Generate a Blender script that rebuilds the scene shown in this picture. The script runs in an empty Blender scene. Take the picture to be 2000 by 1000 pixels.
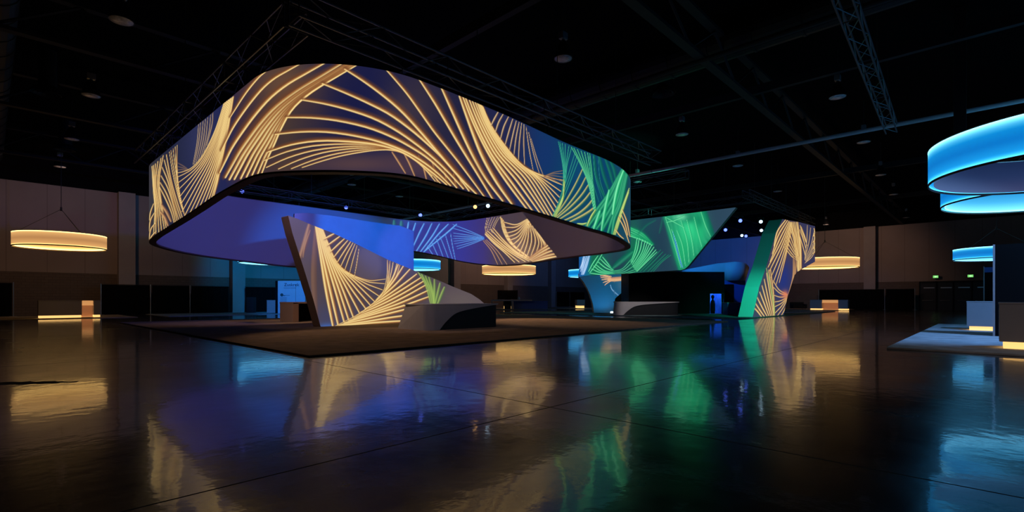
import bpy, math, random
import numpy as np
random.seed(7); np.random.seed(7)
PI = math.pi
sc = bpy.context.scene
col = sc.collection
# ------------------------------------------------------------------ survey frame
# room axes: X runs along the far-left wall, Y along the right wall; the camera stands at the origin, 1.2 m up
F, HZ, HC = 982.0, 584.0, 1.2
CR, CF = (.6915, -.7223), (.7223, .6915)          # camera right / forward in room axes
def cw(x, y): return (CR[0]*x+CF[0]*y, CR[1]*x+CF[1]*y)
def wc(X, Y): return (CR[0]*X+CR[1]*Y, CF[0]*X+CF[1]*Y)
def at(px, d): return cw((px-1000)/F*d, d)
def G(px, py): return at(px, F*HC/(py-HZ))
def Z(py, d): return HC+(HZ-py)*d/F
def onX(px, X):
    k = (px-1000)/F; d = X/(CR[0]*k+CF[0]); return at(px, d)[1], d
def onY(px, Y):
    k = (px-1000)/F; d = Y/(CR[1]*k+CF[1]); return at(px, d)[0], d

# ------------------------------------------------------------------ materials
def s2l(c):
    return tuple(((v/255)/12.92 if v/255 <= .04045 else (((v/255)+.055)/1.055)**2.4) for v in c)
def mat(name, base=(128,128,128), rough=.6, metal=0, emis=None, es=1.0, noise=0, nscale=3, spec=.5, bump=0, sample=None):
    m = bpy.data.materials.new(name); m.use_nodes = True
    nt = m.node_tree; b = nt.nodes['Principled BSDF']
    c = s2l(base)
    b.inputs['Base Color'].default_value = (*c, 1); b.inputs['Roughness'].default_value = rough
    b.inputs['Metallic'].default_value = metal; b.inputs['Specular IOR Level'].default_value = spec
    if noise or bump:
        tc = nt.nodes.new('ShaderNodeTexCoord'); n = nt.nodes.new('ShaderNodeTexNoise')
        n.inputs['Scale'].default_value = nscale; n.inputs['Detail'].default_value = 6
        nt.links.new(tc.outputs['Object'], n.inputs['Vector'])
    if noise:
        r = nt.nodes.new('ShaderNodeValToRGB')
        r.color_ramp.elements[0].position = .3; r.color_ramp.elements[1].position = .7
        r.color_ramp.elements[0].color = (*[v*(1-noise) for v in c], 1)
        r.color_ramp.elements[1].color = (*[v*(1+noise) for v in c], 1)
        nt.links.new(n.outputs['Fac'], r.inputs['Fac']); nt.links.new(r.outputs['Color'], b.inputs['Base Color'])
    if bump:
        bp = nt.nodes.new('ShaderNodeBump'); bp.inputs['Strength'].default_value = bump
        nt.links.new(n.outputs['Fac'], bp.inputs['Height']); nt.links.new(bp.outputs['Normal'], b.inputs['Normal'])
    if emis:
        b.inputs['Emission Color'].default_value = (*s2l(emis), 1); b.inputs['Emission Strength'].default_value = es
    return m
def art_mat(name, base, strength=1.0):
    m = mat(name, base, .75, spec=.15); nt = m.node_tree; b = nt.nodes['Principled BSDF']
    a = nt.nodes.new('ShaderNodeAttribute'); a.attribute_name = 'art'
    nt.links.new(a.outputs['Color'], b.inputs['Emission Color']); b.inputs['Emission Strength'].default_value = strength
    return m

M = dict(
    fabric=mat('white stretch fabric', (205,203,210), .8, spec=.1, noise=.04, nscale=1.5),
    rim=mat('dark bronze rim', (98,76,66), .6),
    palerim=mat('pale laminate edge', (205,180,165), .5),
    shell=mat('warm grey laminate', (176,172,176), .5, noise=.03, nscale=4),
    dark=mat('black laminate', (16,18,22), .55),
    black=mat('matt black panel', (9,10,12), .7, spec=.12),
    drape=mat('black drape cloth', (12,13,13), .95, spec=.1, noise=.2, nscale=8),
    pole=mat('aluminium pole', (190,190,190), .35, metal=.8),
    steel=mat('dark steel', (27,29,34), .75),
    chord=mat('rigging aluminium', (112,116,124), .45, metal=.6),
    duct=mat('painted duct', (20,24,28), .6, noise=.2, nscale=2),
    pipe=mat('painted pipe', (215,220,225), .5),
    ceilblk=mat('black roof deck', (12,13,15), .95, spec=.05),
    tan=mat('tan laminate', (150,115,92), .5),
    tanlit=mat('dim glowing recess panel', (150,115,92), .5, emis=(140,88,52), es=.7),
    desk=mat('brown laminate', (150,122,108), .55),
    glow=mat('warm toe-kick light', (255,220,150), .5, emis=(255,200,120), es=1.25),
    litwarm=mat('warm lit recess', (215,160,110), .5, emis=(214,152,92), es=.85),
    screen=mat('dark glass screen', (6,7,8), .12),
    bell=mat('black enamel bell', (25,26,30), .35),
    lens=mat('prismatic lamp lens', (225,225,230), .25, noise=.35, nscale=9),
    ballast=mat('grey ballast box', (150,150,155), .4, metal=.4),
    bluelens=mat('blue spotlight lens', (150,170,255), .3, emis=(90,110,255), es=3.5),
    whitelens=mat('cool white spotlight lens', (220,240,240), .3, emis=(190,225,255), es=2.6),
    warmlens=mat('amber spotlight lens', (255,200,130), .3, emis=(255,190,110), es=2.6),
    cable=mat('steel cable', (70,68,66), .5),
    exitm=mat('green exit sign face', (120,220,120), .5, emis=(120,215,110), es=1.0),
    exitw=mat('white exit pictogram', (230,255,230), .5, emis=(215,255,205), es=1.1),
    doorm=mat('dark painted door', (40,38,40), .5),
    signm=mat('pale sign panel', (190,205,225), .45, noise=.03),
    ink=mat('navy sign lettering', (15,25,80), .6),
    bluepaint=mat('blue painted panel', (70,105,190), .5),
    paleglow=mat('white floor lamp lens', (255,255,255), .3, emis=(220,240,255), es=5),
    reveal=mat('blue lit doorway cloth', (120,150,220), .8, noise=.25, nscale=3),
    teal=mat('pale teal side cladding', (165,205,195), .6),
)
# wall: painted tilt-up panels above, rougher masonry band below
def wall_mat(name, up, low):
    m = bpy.data.materials.new(name); m.use_nodes = True; nt = m.node_tree; b = nt.nodes['Principled BSDF']
    N = nt.nodes.new; L = nt.links.new
    tc = N('ShaderNodeTexCoord'); sx = N('ShaderNodeSeparateXYZ'); L(tc.outputs['Object'], sx.inputs[0])
    gt = N('ShaderNodeMath'); gt.operation = 'GREATER_THAN'; gt.inputs[1].default_value = 3.14; L(sx.outputs['Z'], gt.inputs[0])
    ad = N('ShaderNodeMath'); ad.operation = 'ADD'; L(sx.outputs['X'], ad.inputs[0]); L(sx.outputs['Y'], ad.inputs[1])
    # thin vertical joints every 2.1 m in the painted part
    md = N('ShaderNodeMath'); md.operation = 'MODULO'; md.inputs[1].default_value = 2.1; L(ad.outputs[0], md.inputs[0])
    ab = N('ShaderNodeMath'); ab.operation = 'LESS_THAN'; ab.inputs[1].default_value = .05; L(md.outputs[0], ab.inputs[0])
    cb = N('ShaderNodeCombineXYZ'); L(ad.outputs[0], cb.inputs[0]); L(sx.outputs['Z'], cb.inputs[1])
    br = N('ShaderNodeTexBrick'); br.inputs['Scale'].default_value = 1; br.inputs['Brick Width'].default_value = .4
    br.inputs['Row Height'].default_value = .2; br.inputs['Mortar Size'].default_value = .008
    br.inputs['Color1'].default_value = (*s2l(low), 1); br.inputs['Color2'].default_value = (*[v*.9 for v in s2l(low)], 1)
    br.inputs['Mortar'].default_value = (*[v*.6 for v in s2l(low)], 1); L(cb.outputs[0], br.inputs['Vector'])
    n = N('ShaderNodeTexNoise'); n.inputs['Scale'].default_value = .5; n.inputs['Detail'].default_value = 6; L(tc.outputs['Object'], n.inputs['Vector'])
    rp = N('ShaderNodeValToRGB'); rp.color_ramp.elements[0].color = (*[v*.86 for v in s2l(up)], 1); rp.color_ramp.elements[1].color = (*[v*1.1 for v in s2l(up)], 1)
    L(n.outputs['Fac'], rp.inputs['Fac'])
    mj = N('ShaderNodeMixRGB'); mj.inputs['Color2'].default_value = (*[v*.72 for v in s2l(up)], 1); L(ab.outputs[0], mj.inputs['Fac']); L(rp.outputs['Color'], mj.inputs['Color1'])
    mx = N('ShaderNodeMixRGB'); L(gt.outputs[0], mx.inputs['Fac']); L(br.outputs['Color'], mx.inputs['Color1']); L(mj.outputs['Color'], mx.inputs['Color2'])
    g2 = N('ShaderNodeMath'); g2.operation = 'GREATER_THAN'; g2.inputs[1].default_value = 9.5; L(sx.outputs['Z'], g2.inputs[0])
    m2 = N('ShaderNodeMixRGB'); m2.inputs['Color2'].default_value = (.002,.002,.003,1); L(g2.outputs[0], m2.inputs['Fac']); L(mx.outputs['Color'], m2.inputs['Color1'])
    L(m2.outputs['Color'], b.inputs['Base Color']); b.inputs['Roughness'].default_value = .85; b.inputs['Specular IOR Level'].default_value = .15
    return m
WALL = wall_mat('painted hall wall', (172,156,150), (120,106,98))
PIL = mat('pilaster paint', (172,162,160), .8, spec=.15, noise=.05, nscale=1)

def floor_mat():
    m = bpy.data.materials.new('polished stained concrete'); m.use_nodes = True; nt = m.node_tree; b = nt.nodes['Principled BSDF']
    N = nt.nodes.new; L = nt.links.new
    tc = N('ShaderNodeTexCoord')
    n1 = N('ShaderNodeTexNoise'); n1.inputs['Scale'].default_value = .55; n1.inputs['Detail'].default_value = 9; n1.inputs['Roughness'].default_value = .62
    L(tc.outputs['Object'], n1.inputs['Vector'])
    r1 = N('ShaderNodeValToRGB'); r1.color_ramp.elements[0].position = .3; r1.color_ramp.elements[1].position = .72
    r1.color_ramp.elements[0].color = (.010,.008,.007,1); r1.color_ramp.elements[1].color = (.048,.039,.032,1)
    L(n1.outputs['Fac'], r1.inputs['Fac'])
    # saw cuts
    sx = N('ShaderNodeSeparateXYZ'); L(tc.outputs['Object'], sx.inputs[0])
    cuts = []
    for ax, off, per in (('X', 4.31, 9.1), ('Y', 3.54, 9.1)):
        a = N('ShaderNodeMath'); a.operation = 'SUBTRACT'; a.inputs[1].default_value = off-per*10; L(sx.outputs[ax], a.inputs[0])
        mo = N('ShaderNodeMath'); mo.operation = 'MODULO'; mo.inputs[1].default_value = per; L(a.outputs[0], mo.inputs[0])
        lt = N('ShaderNodeMath'); lt.operation = 'LESS_THAN'; lt.inputs[1].default_value = .02; L(mo.outputs[0], lt.inputs[0]); cuts.append(lt)
    mxx = N('ShaderNodeMath'); mxx.operation = 'MAXIMUM'; L(cuts[0].outputs[0], mxx.inputs[0]); L(cuts[1].outputs[0], mxx.inputs[1])
    # the black tar streak left of the middle
    sp = N('ShaderNodeVectorMath'); sp.operation = 'SUBTRACT'; p = G(45, 748); sp.inputs[1].default_value = (p[0], p[1], 0); L(tc.outputs['Object'], sp.inputs[0])
    rt = N('ShaderNodeVectorRotate'); rt.rotation_type = 'Z_AXIS'; rt.inputs['Angle'].default_value = math.radians(46.25-6); L(sp.outputs[0], rt.inputs['Vector'])
    sc_ = N('ShaderNodeVectorMath'); sc_.operation = 'MULTIPLY'; sc_.inputs[1].default_value = (.75, 3.4, 0); L(rt.outputs[0], sc_.inputs[0])
    nz = N('ShaderNodeTexNoise'); nz.inputs['Scale'].default_value = 5; nz.inputs['Detail'].default_value = 5; L(tc.outputs['Object'], nz.inputs['Vector'])
    ln = N('ShaderNodeVectorMath'); ln.operation = 'LENGTH'; L(sc_.outputs[0], ln.inputs[0])
    ad = N('ShaderNodeMath'); ad.operation = 'ADD'; L(ln.outputs['Value'], ad.inputs[0]); L(nz.outputs['Fac'], ad.inputs[1])
    st = N('ShaderNodeMath'); st.operation = 'LESS_THAN'; st.inputs[1].default_value = .98; L(ad.outputs[0], st.inputs[0])
    mall = N('ShaderNodeMath'); mall.operation = 'MAXIMUM'; L(mxx.outputs[0], mall.inputs[0]); L(st.outputs[0], mall.inputs[1])
    mc = N('ShaderNodeMixRGB'); mc.inputs['Color2'].default_value = (.002,.002,.002,1); L(mall.outputs[0], mc.inputs['Fac']); L(r1.outputs['Color'], mc.inputs['Color1'])
    L(mc.outputs['Color'], b.inputs['Base Color'])
    n2 = N('ShaderNodeTexNoise'); n2.inputs['Scale'].default_value = .8; n2.inputs['Detail'].default_value = 8; n2.inputs['Roughness'].default_value = .65
    L(tc.outputs['Object'], n2.inputs['Vector'])
    r2 = N('ShaderNodeMapRange'); r2.inputs['From Min'].default_value = .3; r2.inputs['From Max'].default_value = .75
    r2.inputs['To Min'].default_value = .15; r2.inputs['To Max'].default_value = .32; L(n2.outputs['Fac'], r2.inputs['Value'])
    rr = N('ShaderNodeMath'); rr.operation = 'MULTIPLY_ADD'; rr.inputs[1].default_value = .7; L(mall.outputs[0], rr.inputs[0]); L(r2.outputs['Result'], rr.inputs[2])
    L(rr.outputs[0], b.inputs['Roughness'])
    # trowel ripples
    n3 = N('ShaderNodeTexNoise'); n3.inputs['Scale'].default_value = 4.5; n3.inputs['Detail'].default_value = 4; L(tc.outputs['Object'], n3.inputs['Vector'])
    n4 = N('ShaderNodeTexNoise'); n4.inputs['Scale'].default_value = 11; n4.inputs['Detail'].default_value = 3; L(tc.outputs['Object'], n4.inputs['Vector'])
    am = N('ShaderNodeMath'); am.operation = 'MULTIPLY_ADD'; am.inputs[1].default_value = .16; L(n4.outputs['Fac'], am.inputs[0]); L(n3.outputs['Fac'], am.inputs[2])
    bp = N('ShaderNodeBump'); bp.inputs['Strength'].default_value = .09; bp.inputs['Distance'].default_value = .02
    L(am.outputs[0], bp.inputs['Height']); L(bp.outputs['Normal'], b.inputs['Normal'])
    b.inputs['IOR'].default_value = 1.55; b.inputs['Specular IOR Level'].default_value = .6
    cwt = N('ShaderNodeMath'); cwt.operation = 'MULTIPLY_ADD'; cwt.inputs[1].default_value = -.62; cwt.inputs[2].default_value = .62; L(mall.outputs[0], cwt.inputs[0]); L(cwt.outputs[0], b.inputs['Coat Weight']); b.inputs['Coat Roughness'].default_value = .055; b.inputs['Coat IOR'].default_value = 1.5; L(bp.outputs['Normal'], b.inputs['Coat Normal'])
    return m
FLOOR = floor_mat()
def carpet_mat(name, c):
    return mat(name, c, .95, spec=.05, noise=.22, nscale=2.2, bump=.25)

# ------------------------------------------------------------------ mesh builder
class MB:
    def __init__(s): s.v = []; s.f = []
    def add(s, vs, fs):
        o = len(s.v); s.v += [tuple(v) for v in vs]; s.f += [tuple(i+o for i in f) for f in fs]; return s
    def box(s, x0, x1, y0, y1, z0, z1):
        return s.add([(x0,y0,z0),(x1,y0,z0),(x1,y1,z0),(x0,y1,z0),(x0,y0,z1),(x1,y0,z1),(x1,y1,z1),(x0,y1,z1)],
                     [(0,3,2,1),(4,5,6,7),(0,1,5,4),(1,2,6,5),(2,3,7,6),(3,0,4,7)])
    def prism(s, poly, z0, z1, top=None):
        n = len(poly); tp = top or poly
        return s.add([(x,y,z0) for x,y in poly]+[(x,y,z1) for x,y in tp],
                     [tuple(range(n))[::-1], tuple(range(n,2*n))]+[(i,(i+1)%n,n+(i+1)%n,n+i) for i in range(n)])
    def tube(s, a, b, r, n=6, r2=None):
        a = np.array(a, float); b = np.array(b, float); d = b-a; L = np.linalg.norm(d)
        if L < 1e-6: return s
        d /= L; h = np.array((0,0,1.)) if abs(d[2]) < .9 else np.array((1.,0,0)); p = np.cross(d,h); p /= np.linalg.norm(p); q = np.cross(d,p)
        r2 = r if r2 is None else r2; vs = []
        for c, rr in ((a,r),(b,r2)):
            for i in range(n):
                t = 2*PI*i/n; vs.append(tuple(c+rr*(math.cos(t)*p+math.sin(t)*q)))
        return s.add(vs, [(i,(i+1)%n,n+(i+1)%n,n+i) for i in range(n)]+[tuple(range(n))[::-1], tuple(range(n,2*n))])
    def lathe(s, prof, n=32, cx=0, cy=0, closed=False):
        vs = []; fs = []; m = len(prof)
        for i in range(n):
            t = 2*PI*i/n
            for r, z in prof: vs.append((cx+r*math.cos(t), cy+r*math.sin(t), z))
        for i in range(n):
            j = (i+1)%n
            for k in range(m if closed else m-1):
                l = (k+1)%m; fs.append((i*m+k, j*m+k, j*m+l, i*m+l))
        return s.add(vs, fs)
    def build(s, name, m, parent=None, smooth=False, bevel=0, inv=None):
        me = bpy.data.meshes.new(name); vs = s.v
        if inv: vs = [(x-inv[0], y-inv[1], z-inv[2]) for x,y,z in vs]
        me.from_pydata(vs, [], s.f); me.update()
        o = bpy.data.objects.new(name, me); col.objects.link(o); me.materials.append(m)
        if smooth:
            for p in me.polygons: p.use_smooth = True
        if bevel:
            b = o.modifiers.new('Bevel', 'BEVEL'); b.width = bevel; b.segments = 2; b.limit_method = 'ANGLE'; b.angle_limit = .6
        if parent: o.parent = parent
        return o
    def wbuild(s, name, m, parent, **k):      # geometry given in room coordinates, parent unrotated
        return s.build(name, m, parent, inv=tuple(parent.location), **k)
def tag(o, label=None, cat=None, group=None, kind=None):
    if label: o['label'] = label
    if cat: o['category'] = cat
    if group: o['group'] = group
    if kind: o['kind'] = kind
    return o
def empty(name, loc, label, cat, group=None, rz=0):
    o = bpy.data.objects.new(name, None); col.objects.link(o); o.location = loc; o.rotation_euler.z = rz
    o.empty_display_size = .2
    return tag(o, label, cat, group)
def copy_tree(o, parent=None):
    c = o.copy(); col.objects.link(c)
    if parent: c.parent = parent
    for ch in list(o.children): copy_tree(ch, c)
    return c

# ------------------------------------------------------------------ printed / backlit artwork
def spline(pts, n=26):
    p = np.array(pts, float)
    if len(p) == 2: 
        t = np.linspace(0,1,n)[:,None]; return p[0]*(1-t)+p[1]*t
    q = np.vstack([2*p[0]-p[1], p, 2*p[-1]-p[-2]]); out = []; m = len(p)-1
    for t in np.linspace(0, m-1e-9, n):
        i = int(t); f = t-i; a,b,c,d = q[i],q[i+1],q[i+2],q[i+3]
        out.append(.5*(2*b+(c-a)*f+(2*a-5*b+4*c-d)*f*f+(3*b-3*c+d-a)*f**3))
    return np.array(out)
PAL = dict(
    gold=((255,232,158),(204,138,70),(112,66,40)), pale=((235,205,150),(150,110,80),(80,60,60)),
    brown=((215,165,110),(140,95,68),(85,60,55)), green=((112,222,160),(14,124,90),(6,80,70)),
    tealg=((70,185,150),(14,105,100),(8,70,85)), yg=((215,235,140),(130,165,70),(60,100,60)),
    tangreen=((215,190,120),(120,140,80),(30,90,80)), blue=((130,205,255),(40,120,225),(30,70,180)),
    blue2=((70,120,235),(45,85,215),(40,65,190)), lgreen=((150,250,190),(30,185,110),(12,130,85)), orange=((255,205,130),(225,150,80),(170,100,55)),
    dgreen=((25,130,95),(14,100,80),(12,75,72)), white=((225,240,255),(140,190,240),(60,120,210)))
class Surf:
    """A vertical sheet standing on a plan curve; s runs along the curve, z up."""
    def __init__(self, plan, s_range=None, step=1.25, smax=.06, rows=120):
        P = np.array(plan, float); d = np.r_[0, np.cumsum(np.linalg.norm(np.diff(P, axis=0), axis=1))]
        n = max(60, int(d[-1]/.02)); s = np.linspace(0, d[-1], n)
        self.s = s; self.X = np.interp(s, d, P[:,0]); self.Y = np.interp(s, d, P[:,1])
        xc = CR[0]*self.X+CR[1]*self.Y; yc = CF[0]*self.X+CF[1]*self.Y
        self.px = 1000+F*xc/np.maximum(yc,.5); self.d = yc; self.step = step; self.smax = smax; self.rows = rows
        self.i0, self.i1 = 0, n-1
    def window(self, i0, i1): self.i0, self.i1 = i0, i1
    def columns(self, i0=None, i1=None):
        i0 = self.i0 if i0 is None else i0; i1 = self.i1 if i1 is None else i1
        s, px = self.s[i0:i1+1], self.px[i0:i1+1]
        w = np.r_[0, np.cumsum(np.maximum(np.abs(np.diff(px))/self.step, np.diff(s)/self.smax))]
        return np.interp(np.linspace(0, w[-1], int(w[-1])+2), w, s)
    def s_of(self, px):
        a, b = self.px[self.i0:self.i1+1], self.s[self.i0:self.i1+1]
        if a[0] > a[-1]: a, b = a[::-1], b[::-1]
        return np.interp(px, a, b)
    def xy(self, s): return np.interp(s, self.s, self.X), np.interp(s, self.s, self.Y)
    def dep(self, s): return np.interp(s, self.s, self.d)
class Art:
    def __init__(self, surf, S, zlo, zhi, base):
        self.sf = surf; self.S = S; R = surf.rows; t = np.linspace(0,1,R)
        self.Zg = zlo[:,None]+(zhi-zlo)[:,None]*t[None,:]; self.Sg = np.repeat(S[:,None], R, 1)
        self.rgb = np.zeros((len(S), R, 3)); self.rgb[:] = np.array(base, float)
        # the print's own chart: surveyed coordinates of every point of the cloth, only where the cloth carries the print
        self.U = np.interp(S, surf.s, surf.px); dS = np.interp(S, surf.s, surf.d)
        self.on = (S >= surf.s[surf.i0]-1e-6) & (S <= surf.s[surf.i1]+1e-6)
        self.V = HZ-(self.Zg-HC)*F/dS[:,None]
    def mp(self, P):
        s = self.sf.s_of(P[:,0]); d = self.sf.dep(s); return s, HC+(HZ-P[:,1])*d/F, d/F
    def blob(self, px, py, rx, ry, c, a=1.0, p=2):
        q = np.exp(-(np.abs((self.U[:,None]-px)/rx)**p+np.abs((self.V-py)/ry)**p))*a*self.on[:,None]
        self.rgb += (np.array(c, float)-self.rgb)*q[...,None]
    def stroke(self, pts, w=4, pal='gold', alpha=.95, tail=.55, taper=.35, core=1.0, flip=1):
        P = spline(pts); s, z = P[:,0], P[:,1]; n = len(s)
        hi, mid, lo = (np.array(c, float) for c in PAL[pal])
        W = max(w*.5, .8)
        reach = W*(3.2 if tail else 1.3)+.5
        idx = np.where(self.on & (self.U > s.min()-reach) & (self.U < s.max()+reach))[0]
        if len(idx) == 0: return
        a, b = idx[0], idx[-1]+1
        D = np.full((b-a, self.sf.rows), 9e9); SG = np.zeros_like(D); T = np.zeros_like(D)
        Ug = self.U[a:b]; Vg = self.V[a:b]
        for i in range(n-1):
            x0,y0,x1,y1 = s[i],z[i],s[i+1],z[i+1]; L2 = (x1-x0)**2+(y1-y0)**2
            if L2 < 1e-8: continue
            c = np.where((Ug > min(x0,x1)-reach) & (Ug < max(x0,x1)+reach))[0]
            if len(c) == 0: continue
            u, v = c[0], c[-1]+1
            dx = (Ug[u:v]-x0)[:,None]; dy = Vg[u:v]-y0
            t = np.clip((dx*(x1-x0)+dy*(y1-y0))/L2, 0, 1)
            ex = dx-t*(x1-x0); ey = dy-t*(y1-y0); dd = np.hypot(ex, ey)
            sg = -np.sign((x1-x0)*dy-(y1-y0)*dx); m = dd < D[u:v]
            Du, Su, Tu = D[u:v], SG[u:v], T[u:v]
            Du[m] = dd[m]; Su[m] = sg[m]; Tu[m] = (i+t[m])/(n-1)
        if a >= b: return
        ww = W*(1-taper*np.abs(2*T-1)**2)
        q = flip*SG*D/np.maximum(ww,1e-4)
        aw = np.clip((1-np.abs(q))*ww/(.35*W+1e-6)+.15, 0, 1)
        aw[D > 5e9] = 0; aw[np.abs(q) > 1.15] = 0
        br = np.clip(np.exp(-((q+.32)/.44)**2)*core, 0, 1)
        tt = np.clip((q+.2)/1.2, 0, 1)
        c = mid+(lo-mid)*tt[...,None]*.8; c = c+(hi-c)*br[...,None]
        R = self.rgb[a:b]
        if tail:
            ta = np.clip(1-(q-.8)/2.2, 0, 1)*(q > .3)*tail*.55; ta[D > 5e9] = 0
            R += (lo-R)*ta[...,None]
        R += (c-R)*(aw*alpha)[...,None]
    def fan(self, keys, n, w=4, w2=None, **kw):
        K = [spline(k, 9) for k in keys]; m = len(K)-1
        for i in range(n):
            t = i/(n-1)*m if n > 1 else 0; j = min(int(t), m-1) if m else 0; f = t-j
            P = K[j]*(1-f)+K[min(j+1,m)]*f
            if m >= 2:
                a, d = K[max(j-1,0)], K[min(j+2,m)]; b_, c_ = K[j], K[min(j+1,m)]
                P = .5*(2*b_+(c_-a)*f+(2*a-5*b_+4*c_-d)*f*f+(3*b_-3*c_+d-a)*f**3)
            self.stroke(P, w if w2 is None else w+(w2-w)*i/(n-1), **kw)
    def colors(self, gain=1.0):
        c = np.clip(self.rgb, 0, 255)/255
        return np.where(c <= .04045, c/12.92, ((c+.055)/1.055)**2.4)*gain
def grid_obj(name, P, m, parent, colr=None, smooth=True, flip=False):
    a, b = P.shape[:2]; me = bpy.data.meshes.new(name)
    if parent: P = P-np.array(parent.location)
    idx = np.arange(a*b).reshape(a,b)
    q = np.stack([idx[:-1,:-1], idx[1:,:-1], idx[1:,1:], idx[:-1,1:]], -1).reshape(-1,4)
    if flip: q = q[:, ::-1]
    me.vertices.add(a*b); me.vertices.foreach_set('co', P.reshape(-1).astype(np.float32))
    me.loops.add(q.size); me.loops.foreach_set('vertex_index', q.reshape(-1).astype(np.int32))
    me.polygons.add(len(q)); me.polygons.foreach_set('loop_start', (np.arange(len(q))*4).astype(np.int32))
    me.polygons.foreach_set('use_smooth', np.full(len(q), smooth)); me.update(calc_edges=True)
    if colr is not None:
        at_ = me.color_attributes.new('art', 'FLOAT_COLOR', 'POINT')
        at_.data.foreach_set('color', np.concatenate([colr.reshape(-1,3), np.ones((a*b,1))], 1).reshape(-1).astype(np.float32))
    me.materials.append(m); o = bpy.data.objects.new(name, me); col.objects.link(o)
    if parent: o.parent = parent
    return o
def strip(S, surf, z, off0, off1, zo=(0,0)):
    """ribbon of two rows between offset vectors off0/off1"""
    x, y = surf.xy(S)
    a = np.stack([x+off0[0], y+off0[1], z+zo[0]], -1); b = np.stack([x+off1[0], y+off1[1], z+zo[1]], -1)
    return np.stack([a,b], 1)

# ================================================================== the hall
X0, X1, Y0, Y1, ZC = -22.0, 70.6, -34.0, 49.5, 11.6
def struct(mb, name, m): return tag(mb.build(name, m), kind='structure')
struct(MB().box(X0-.3, X1+.3, Y0-.3, Y1+.3, -.2, 0), 'floor', FLOOR)
struct(MB().box(X0-.3, X1+.3, Y0-.3, Y1+.3, ZC, ZC+.2), 'ceiling', M['ceilblk'])
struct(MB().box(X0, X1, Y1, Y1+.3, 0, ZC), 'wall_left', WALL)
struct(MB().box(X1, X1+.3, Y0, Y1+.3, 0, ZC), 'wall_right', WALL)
struct(MB().box(X0-.3, X0, Y0, Y1+.3, 0, ZC), 'wall_back', M['ceilblk'])
struct(MB().box(X0, X1, Y0-.3, Y0, 0, ZC), 'wall_side', M['ceilblk'])
for i, x in enumerate((-.6, 7.55, 15.6, 24.0, 32.5, 41.0, 50.6, 60.2)):
    struct(MB().box(x-.5, x+.55, Y1-.7, Y1, 0, 9.5), 'trim_%d' % (i+1), PIL)
for i, y in enumerate((-14.0, 10.2, 34.0)):
    struct(MB().box(X1-.7, X1, y-.5, y+.6, 0, 9.5), 'trim_%d' % (i+9), PIL)
# bank of dark double doors in the right wall
for i, (pa, pb) in enumerate(((1796,1829),(1830,1862),(1863,1898),(1899,1938))):
    ya = onX(pa, X1)[0]; yb = onX(pb, X1)[0]
    d = empty('door_%d' % (i+1), (X1-.1, (ya+yb)/2, 0), None, None); d['kind'] = 'structure'
    mb = MB().box(X1-.14, X1-.02, min(ya,yb)+.05, max(ya,yb)-.05, 0, 2.95); mb.wbuild('door_leaf', M['doorm'], d, bevel=.01)
    fr = MB().box(X1-.2, X1, min(ya,yb)-.04, min(ya,yb)+.06, 0, 3.05).box(X1-.2, X1, max(ya,yb)-.06, max(ya,yb)+.04, 0, 3.05).box(X1-.2, X1, min(ya,yb), max(ya,yb), 2.95, 3.1)
    fr.wbuild('door_frame', M['steel'], d)
    MB().tube((X1-.24, min(ya,yb)+.25, 1.03), (X1-.24, max(ya,yb)-.25, 1.03), .035).tube((X1-.24, min(ya,yb)+.3, 1.03),(X1-.12, min(ya,yb)+.3, 1.03),.03).wbuild('door_handle', M['pole'], d)
    ym = (ya+yb)/2
    MB().box(X1-.16, X1-.13, ym-.55, ym+.35, 2.36, 2.46).wbuild('door_closer', M['pole'], d)
for i, (px, py) in enumerate(((1827.5,540.5),(1895.5,539))):
    y, d = onX(px, X1-.3); z = Z(py, d)
    e = empty('exit_sign', (X1-.3, y, z), ('glowing green exit sign above the doors, the one further from the tall black display', 'glowing green exit sign above the doors, the one closer to the tall black display')[i], 'exit sign', 'exit signs over the doors')
    MB().box(-.05,.1,-.24,.24,-.15,.15).build('housing', M['dark'], e, bevel=.01)
    MB().box(-.07,-.051,-.22,.22,-.13,.13).build('sign_face', M['exitm'], e)
    pg = MB().box(-.085,-.071,-.14,.02,-.03,.03)
    pg.add([(-.08,.0,-.08),(-.08,.0,.08),(-.08,.12,0)], [(0,1,2)])
    pg.build('arrow', M['exitw'], e)

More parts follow.
